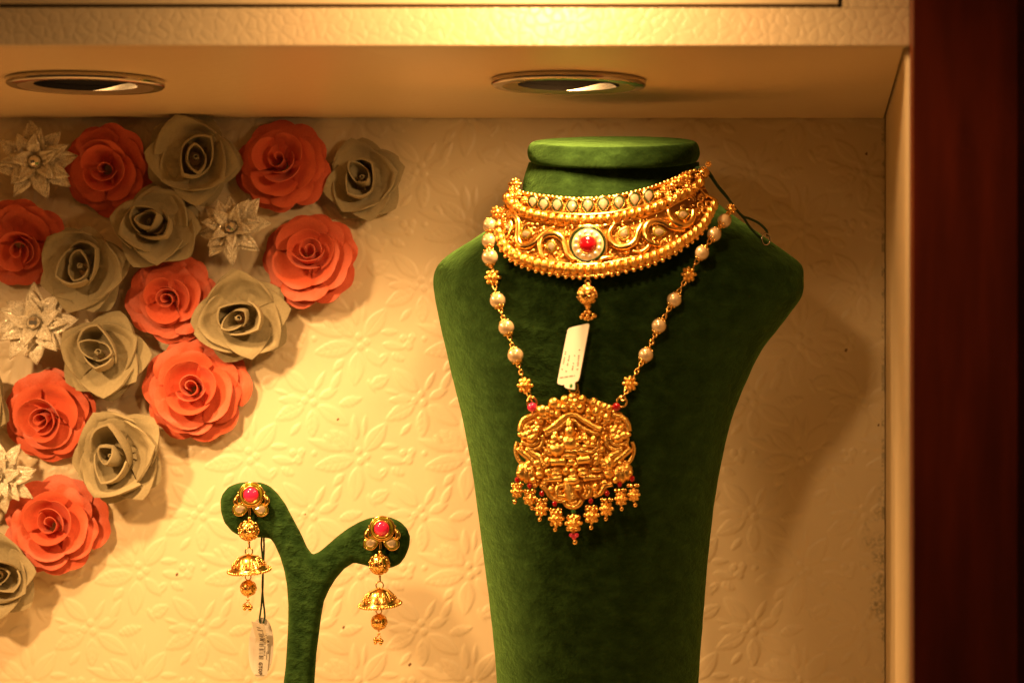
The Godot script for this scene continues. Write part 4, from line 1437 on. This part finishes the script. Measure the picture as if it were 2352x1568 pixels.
		if mid:
			for e in [[517, 1408, 15], [550, 1408, 15], [534, 1422, 16]]:
				ball(o, "ruby", Q.call(e[0], e[1], 0.004 + 0.001 * (e[0] % 3)), e[2] * s2, M.pink_ruby)
		ball(o, "tip_bead", Q.call(q[4], q[5], 0.004), Vector3(14, 16, 14) * s2 * (1.2 if mid else 1.0), M.gold, small_sphere)
		mb = MB.new()
		mb.tube([Q.call(q[2], q[3], 0.004), Q.call(q[4], q[5], 0.004)], 4 * s2, 5)
		part(o, "pin", mb.mesh(), M.gold)

# ------------------------------------------------------------------ tags, thread, earrings
func tag_plate(poly: Array, z: float, th: float) -> ArrayMesh:
	var pv := PackedVector2Array()
	for q in poly:
		var w := W(q.x, q.y, z)
		pv.append(Vector2(w.x, w.y))
	var b := MB.new()
	b.prism(pv, z - th, z, 0.0)
	return b.mesh(true)
func build_pendant_tag() -> void:
	var z := bust_z(1318, 830) + 0.006
	var to := func(X: float, Y: float) -> Vector2: return Vector2((1840 + X / 1.7047) / 1.6327, (1180 + Y / 1.7047) / 1.6327)
	var t := thing("price_tag", "small white printed price tag leaning on the velvet above the gold pendant", "price tag", W(to.call(520, 450).x, to.call(520, 450).y, z))
	var poly := []
	for q in [[486, 84], [500, 78], [608, 53], [618, 55], [622, 66], [583, 405], [576, 424], [556, 434], [558, 480], [508, 474], [490, 466], [484, 448], [470, 452], [446, 446], [437, 436], [438, 415], [478, 96]]: poly.append(to.call(q[0], q[1]))
	var turn := Basis(Vector3.UP, -0.42) * Basis(Vector3.RIGHT, -0.16)
	var mid := W(to.call(530, 250).x, to.call(530, 250).y, z)
	var lean := Transform3D(turn * Basis.from_scale(Vector3(1.08, 1, 1)), mid + Vector3(0, 0, 0.0015)) * Transform3D(Basis.IDENTITY, -mid)
	part(t, "card", tag_plate(poly, z, 0.0006), M.tag_paper, lean)
	# rows of print, running down the card in columns
	var b := MB.new()
	var g := RandomNumberGenerator.new(); g.seed = 8
	for col in [[570, 225, 566, 350], [540, 262, 532, 360], [505, 262, 492, 362], [478, 238, 462, 362]]:
		var n := 11
		for k in n:
			if g.randf() < 0.28: continue
			var f := k / float(n - 1)
			var c := Vector2(lerpf(col[0], col[2], f), lerpf(col[1], col[3], f))
			var w := g.randf_range(3.0, 6.0)
			var a: Vector2 = to.call(c.x - w, c.y - 2.6); var d: Vector2 = to.call(c.x + w, c.y + 2.6)
			b.box(W(a.x, d.y, z + 0.00008), W(d.x, a.y, z + 0.00016))
	for k in 16:
		if k % 5 == 4: continue
		var c := Vector2(455 + k * 6.3, 404 - k * 0.9)
		var a: Vector2 = to.call(c.x - 2.2, c.y - 3); var d: Vector2 = to.call(c.x + 2.2, c.y + 3)
		b.box(W(a.x, d.y, z + 0.00008), W(d.x, a.y, z + 0.00016))
	part(t, "print", b.mesh(true), M.print_ink, lean)
	b = MB.new()
	var loop := []
	for q in [[525, 440], [545, 470], [562, 490], [560, 520]]:
		var w: Vector2 = to.call(q[0], q[1])
		loop.append(W(w.x, w.y, z + 0.0012))
	b.tube(smooth(loop, 4), 0.0006, 5)
	part(t, "loop", b.mesh(), M.gold)

func build_tie_cord() -> void:
	var t := thing("tie_cord", "thin dark green tie cord looping from the choker onto the velvet shoulder", "cord", W(1755, 548, 0.12))
	var to := func(X: float, Y: float) -> Vector2: return Vector2((2600 + X / 1.5677) / 1.6327, (500 + Y / 1.5677) / 1.6327)
	var strands := [[[20, 200, 0.20], [65, 205, 0.205], [100, 235, 0.203], [140, 300, 0.197], [190, 360, 0.194], [240, 430, 0.193], [290, 485, 0.19], [330, 500, 0.186], [390, 530, 0.182], [430, 570, 0.180], [437, 600, 0.178]],
		[[15, 207, 0.198], [60, 214, 0.203], [95, 245, 0.201], [150, 320, 0.195], [205, 385, 0.192], [255, 450, 0.191], [300, 500, 0.188], [325, 540, 0.184], [360, 580, 0.181], [395, 612, 0.178], [410, 618, 0.177]]]
	for st in strands:
		var p := []
		for q in st:
			var w: Vector2 = to.call(q[0], q[1])
			p.append(W(w.x, w.y, q[2] - 0.05))
		var b := MB.new()
		b.tube(smooth(p, 5), 0.00075, 6)
		part(t, "strand", b.mesh(), M.green_thread)
	var b := MB.new()
	var c: Vector2 = to.call(428, 622)
	b.tube(ring_path(W(c.x, c.y, 0.131), 0.0026, 0.0034, Basis(Vector3.UP, 0.4)), 0.0005, 5, true)
	part(t, "clasp_ring", b.mesh(), M.chrome)

func earring_at(off: Vector2, label: String) -> void:
	var z := EZ + 0.0095
	var s := U(z) / 1.6327 / 1.96
	var P := func(X: float, Y: float, h := 0.0) -> Vector3:
		var q := z3(X + off.x, Y + off.y)
		return W(q.x, q.y, z) + Vector3(0, 0, h * s)
	var t := thing("earring", label, "earring", P.call(300, 185), "pair of gold bell earrings")
	# stud
	var c: Vector3 = P.call(318, 185)
	var face := Transform3D(Basis(Vector3.RIGHT, PI / 2) * Basis.from_scale(Vector3.ONE * s), c)
	var b := MB.new()
	b.lathe([Vector2(1, -14), Vector2(84, -14), Vector2(88, 0), Vector2(86, 14), Vector2(80, 18)], 44, Transform3D(Basis(Vector3.RIGHT, deg_to_rad(82)) * Basis.from_scale(Vector3.ONE * s), c))
	b.tube(ring_path(c + Vector3(0, 0, 10) * s, 88 * s, 88 * s, Basis.IDENTITY, 40), 7 * s, 7, true)
	var stud := part(t, "stud_plate", b.mesh(), M.gold)
	b = MB.new()
	b.tube(ring_path(c + Vector3(0, 0, 13) * s, 75 * s, 75 * s, Basis.IDENTITY, 40), 9 * s, 7, true)
	part(stud, "enamel_ring", b.mesh(), M.gold_enamel)
	b = MB.new()
	b.tube(ring_path(c + Vector3(0, 0, 22) * s, 60 * s, 60 * s, Basis.IDENTITY, 40), 8.5 * s, 7, true)
	part(stud, "stone_collar", b.mesh(), M.gold)
	part(stud, "centre_stone", unit_sphere, M.pink_ruby, Transform3D(Basis.from_scale(Vector3(55, 55, 34) * s), c + Vector3(0, 0, 14) * s))
	for k in 2:
		var sx := -1 if k == 0 else 1
		b = MB.new()
		var lf := []
		for q in [[92, -2], [108, 22], [116, 50], [104, 74], [86, 76]]: lf.append(c + Vector3(q[0] * sx, -q[1], 4) * s)
		lf = smooth(lf, 4)
		var rad := []
		for i in lf.size(): rad.append((5 + 15 * sin(PI * i / float(lf.size() - 1))) * s)
		b.tube(lf, rad, 8)
		b.sphere(c + Vector3(94 * sx, 16, 2) * s, Vector3.ONE * 9 * s, 8, 6)
		part(t, "crescent", b.mesh(), M.gold)
	stone(t, P.call(238, 292, 4), Basis(Vector3.BACK, PI / 2 + 0.25) * Basis.from_scale(Vector3(1.05, 1, 1)), 44 * s, M.gold_enamel)
	stone(t, P.call(384, 296, 4), Basis(Vector3.BACK, -PI / 2 - 0.2) * Basis.from_scale(Vector3(1.05, 1, 1)), 44 * s, M.gold_enamel)
	b = MB.new()
	b.tube([P.call(306, 278, 6), P.call(305, 335, 6)], [8 * s, 11 * s], 8)
	b.sphere(P.call(303, 360, 2), Vector3.ONE * 17 * s, 10, 8)
	part(t, "stem", b.mesh(), M.gold)
	ball(t, "filigree_ball", P.call(297, 448, 0), 80 * s, M.gold, filigree)
	b = MB.new()
	b.tube([P.call(300, 528), P.call(303, 572)], 6 * s, 6)
	b.sphere(P.call(300, 538), Vector3.ONE * 10 * s, 8, 6)
	part(t, "link", b.mesh(), M.gold)
	b = MB.new()
	b.tube(ring_path(P.call(299, 602), 27 * s, 28 * s, Basis.IDENTITY, 24), 4.5 * s, 6, true)
	part(t, "jump_ring", b.mesh(), M.gold)
	# bell
	var k0: Vector3 = P.call(302, 745)
	var tilt := Basis(Vector3.BACK, 0.05) * Basis(Vector3.RIGHT, 0.16)
	var bx := Transform3D(tilt * Basis.from_scale(Vector3(s, s * 0.9, s)), k0)
	b = MB.new()
	b.lathe([Vector2(145, 0), Vector2(150, 4), Vector2(146, 10), Vector2(137, 14), Vector2(140, 20), Vector2(132, 26), Vector2(126, 30), Vector2(128, 36), Vector2(121, 44), Vector2(109, 66), Vector2(94, 92), Vector2(72, 116), Vector2(44, 130), Vector2(14, 136), Vector2(6, 146), Vector2(1, 148)], 48, bx)
	b.lathe([Vector2(140, 2), Vector2(108, 50), Vector2(60, 105), Vector2(1, 122)], 32, bx)
	var bell := part(t, "bell", b.mesh(), M.gold)
	b = MB.new()
	for k in 12:       # pierced arches
		var a0 := TAU * k / 12
		var path := []
		for q in 13:
			var f := q / 12.0
			var hh := 40 + 74 * sin(PI * f)
			var rr := lerpf(125, 70, pow((hh - 40) / 76.0, 1.25))
			var a := a0 + (f - 0.5) * 0.42
			path.append(bx * Vector3(cos(a) * rr, hh, sin(a) * rr))
		b.tube(path, 4.5 * s, 5)
		for q in 3:
			var hh := 54 + q * 16
			var rr := lerpf(125, 70, pow((hh - 40) / 76.0, 1.25)) + 1
			b.sphere(bx * Vector3(cos(a0) * rr, hh, sin(a0) * rr), Vector3(9 - q * 2, 6, 9 - q * 2) * s, 7, 5)
	part(bell, "chasing", b.mesh(), M.gold)
	for k in 44:
		var a := TAU * k / 44
		ball(bell, "rim_bead", bx * Vector3(cos(a) * 153, 5, sin(a) * 153), 10.5 * s, M.gold, small_sphere)
	b = MB.new()
	b.tube(ring_path(P.call(293, 790), 21 * s, 23 * s, Basis.IDENTITY, 22), 4.5 * s, 6, true)
	b.tube([P.call(300, 748), P.call(296, 770)], 5 * s, 6)
	part(t, "jump_ring", b.mesh(), M.gold)
	ball(t, "filigree_ball", P.call(295, 872), 62 * s, M.gold, filigree)
	for q in [[292, 938, 7], [285, 958, 6], [299, 958, 6], [284, 975, 6], [300, 978, 6], [292, 965, 6], [272, 985, 7], [306, 990, 7]]: ball(t, "chain_bead", P.call(q[0], q[1], 3 * sin(q[0])), q[2] * s, M.gold, small_sphere)
	for q in [[266, 1002, 5], [282, 1008, -6], [302, 1006, -4], [316, 1012, 5], [268, 1022, 2], [308, 1026, 8]]: ball(t, "tassel_bead", P.call(q[0], q[1], q[2]), Vector3(13, 16, 13) * s, M.gold)
	b = MB.new()
	b.tube([P.call(318, 185, -10), P.call(318, 187, -40)], 7 * s, 7)
	part(t, "post", b.mesh(), M.gold)

func build_earrings() -> void:
	earring_at(Vector2.ZERO, "gold bell earring with pink stone on the taller fork of the green stand")
	earring_at(Vector2(962, 249), "gold bell earring with pink stone on the shorter fork of the green stand")
	# thread and tag of the taller earring
	var z := EZ - 0.004
	var Q := func(X: float, Y: float, h := 0.0) -> Vector3:
		var q := z3(X, Y)
		return W(q.x, q.y, z + h)
	var t := thing("tag_thread", "doubled green thread hanging behind the taller fork of the stand", "thread", Q.call(395, 1090))
	for st in [[[396, 470], [392, 520], [390, 556], [398, 640], [402, 760], [401, 860], [394, 950], [388, 1020], [378, 1095], [384, 1135]], [[408, 470], [409, 520], [410, 560], [408, 640], [402, 760], [398, 860], [404, 960], [412, 1030], [415, 1085], [404, 1130]]]:
		var p := []
		for q in st: p.append(Q.call(q[0], q[1], 0.0004 * sin(q[1] * 0.02 + q[0])))
		var b := MB.new()
		b.tube(smooth(p, 4), 0.00055, 6)
		part(t, "strand", b.mesh(), M.green_thread)
	var zt := z - 0.0012
	var sc := func(X: float, Y: float) -> Vector2: return Vector2((900 + X / 6.03) / 1.6327, (2300 + Y / 6.03) / 1.6327)
	t = thing("barcode_tag", "oval white tag with a folded barcode label hanging from green thread", "price tag", W(sc.call(470, 160).x, sc.call(470, 160).y, zt))
	var poly := []
	for k in 40:
		var a := TAU * k / 40
		var e := Vector2(cos(a) * 278, sin(a) * 680).rotated(0.04)
		poly.append(sc.call(468 + e.x * (1.0 - 0.12 * sin(a) * signf(-sin(a)) * 0.5), 770 + e.y))
	part(t, "oval_card", tag_plate(poly, zt, 0.0006), M.tag_card)
	# the label strip: lower half lies on the card, upper half is folded away from it
	var b := MB.new()
	var rows := [[1375, 312, 610, 0.0006], [1290, 312, 618, 0.0006], [1000, 314, 645, 0.0007], [700, 318, 655, 0.0010], [610, 345, 655, 0.0014], [540, 350, 640, 0.0034], [380, 305, 590, 0.0066], [180, 250, 530, 0.0100]]
	var nu := 8
	var p := PackedVector3Array()
	for r in rows:
		for i in nu:
			var f := i / float(nu - 1)
			var w: Vector2 = sc.call(lerpf(r[1], r[2], f), r[0] + f * (70 if r[0] < 600 else 25 * (1.0 if r[0] > 1200 else 0.6)))
			p.append(W(w.x, w.y, zt + r[3]))
	part(t, "label", sheet(p, nu, rows.size(), 0.00018), M.tag_paper)
	var at := func(Y: float, f: float) -> Vector3:   # a spot on the label
		var k := 0
		while k < rows.size() - 2 and rows[k + 1][0] > Y: k += 1
		var a: Array = rows[k]; var c: Array = rows[k + 1]
		var g: float = (Y - a[0]) / (c[0] - a[0])
		var w: Vector2 = sc.call(lerpf(lerpf(a[1], c[1], g), lerpf(a[2], c[2], g), f), Y + f * (70 if Y < 600 else 15))
		return W(w.x, w.y, zt + lerpf(a[3], c[3], g) + 0.0003)
	b = MB.new()
	for q in [[290, 12], [345, 16], [430, 8], [448, 5], [470, 6], [486, 10], [504, 6], [545, 20], [580, 20], [655, 6], [688, 14], [715, 5], [735, 8], [796, 18], [830, 8], [868, 4], [900, 8], [955, 20], [985, 7], [1000, 5], [1018, 7]]:
		var y0: float = q[0] - q[1] * 0.5; var y1: float = q[0] + q[1] * 0.5
		b.grid(PackedVector3Array([at.call(y1, 0.32), at.call(y1, 0.63), at.call(y0, 0.32), at.call(y0, 0.63)]), 2, 2)
	part(t, "barcode", b.mesh(true), M.print_ink)
	b = MB.new()
	var g := RandomNumberGenerator.new(); g.seed = 3
	for col in [[0.70, 330, 930, 20], [0.93, 400, 880, 18]]:
		for k in col[3]:
			if g.randf() < 0.2: continue
			var yy: float = lerpf(col[1], col[2], k / float(col[3] - 1))
			var wd := g.randf_range(0.03, 0.07)
			b.grid(PackedVector3Array([at.call(yy + 7, col[0] - wd), at.call(yy + 7, col[0] + wd), at.call(yy - 5, col[0] - wd), at.call(yy - 5, col[0] + wd)]), 2, 2)
	b.grid(PackedVector3Array([at.call(1030, 0.83), at.call(1030, 0.86), at.call(860, 0.83), at.call(860, 0.86)]), 2, 2)
	part(t, "small_print", b.mesh(true), M.print_ink)
	var tm := TextMesh.new()
	var f := SystemFont.new()
	f.font_names = PackedStringArray(["Droid Sans"])
	f.font_weight = 700
	tm.font = f
	tm.text = "GTOP"
	tm.font_size = 48
	tm.pixel_size = 0.001
	tm.depth = 0.004
	var size := tm.get_aabb().size
	var k: float = (280.0 / 6.03 / 1.6327 * U(zt)) / maxf(size.x, 0.001)
	var o := part(t, "lettering", tm, M.print_ink, Transform3D(Basis(Vector3.BACK, -PI / 2 - 0.04) * Basis.from_scale(Vector3(k, k, 0.02)), at.call(1235, 0.45)))

func _ready() -> void:
	rng.seed = 1
	camera_and_light()
	make_materials()
	make_jewel_meshes()
	build_niche()
	var tilt := Basis(Vector3(-0.35, 0, 1).normalized().cross(Vector3.UP).normalized(), deg_to_rad(0.0))
	tilt = Basis(Vector3.UP.cross(Vector3(-0.8, 0, 0.6)).normalized(), deg_to_rad(24.0))
	downlight(0, Vector3(-0.396, SOFFIT, 0.21), "round recessed downlight in the soffit above the roses", tilt)
	downlight(1, Vector3(-0.130, SOFFIT, 0.21), "round recessed downlight in the soffit above the velvet bust", tilt)
	surface_lamp(KEY, KEY_AIM, "small can lamp above the bust on the upper soffit")
	surface_lamp(SIDE, SIDE_AIM, "small can lamp above the roses on the upper soffit")
	build_bust()
	build_earring_stand()
	build_flowers()
	build_choker()
	build_pearl_necklace()
	build_pendant_tag()
	build_tie_cord()
	build_earrings()
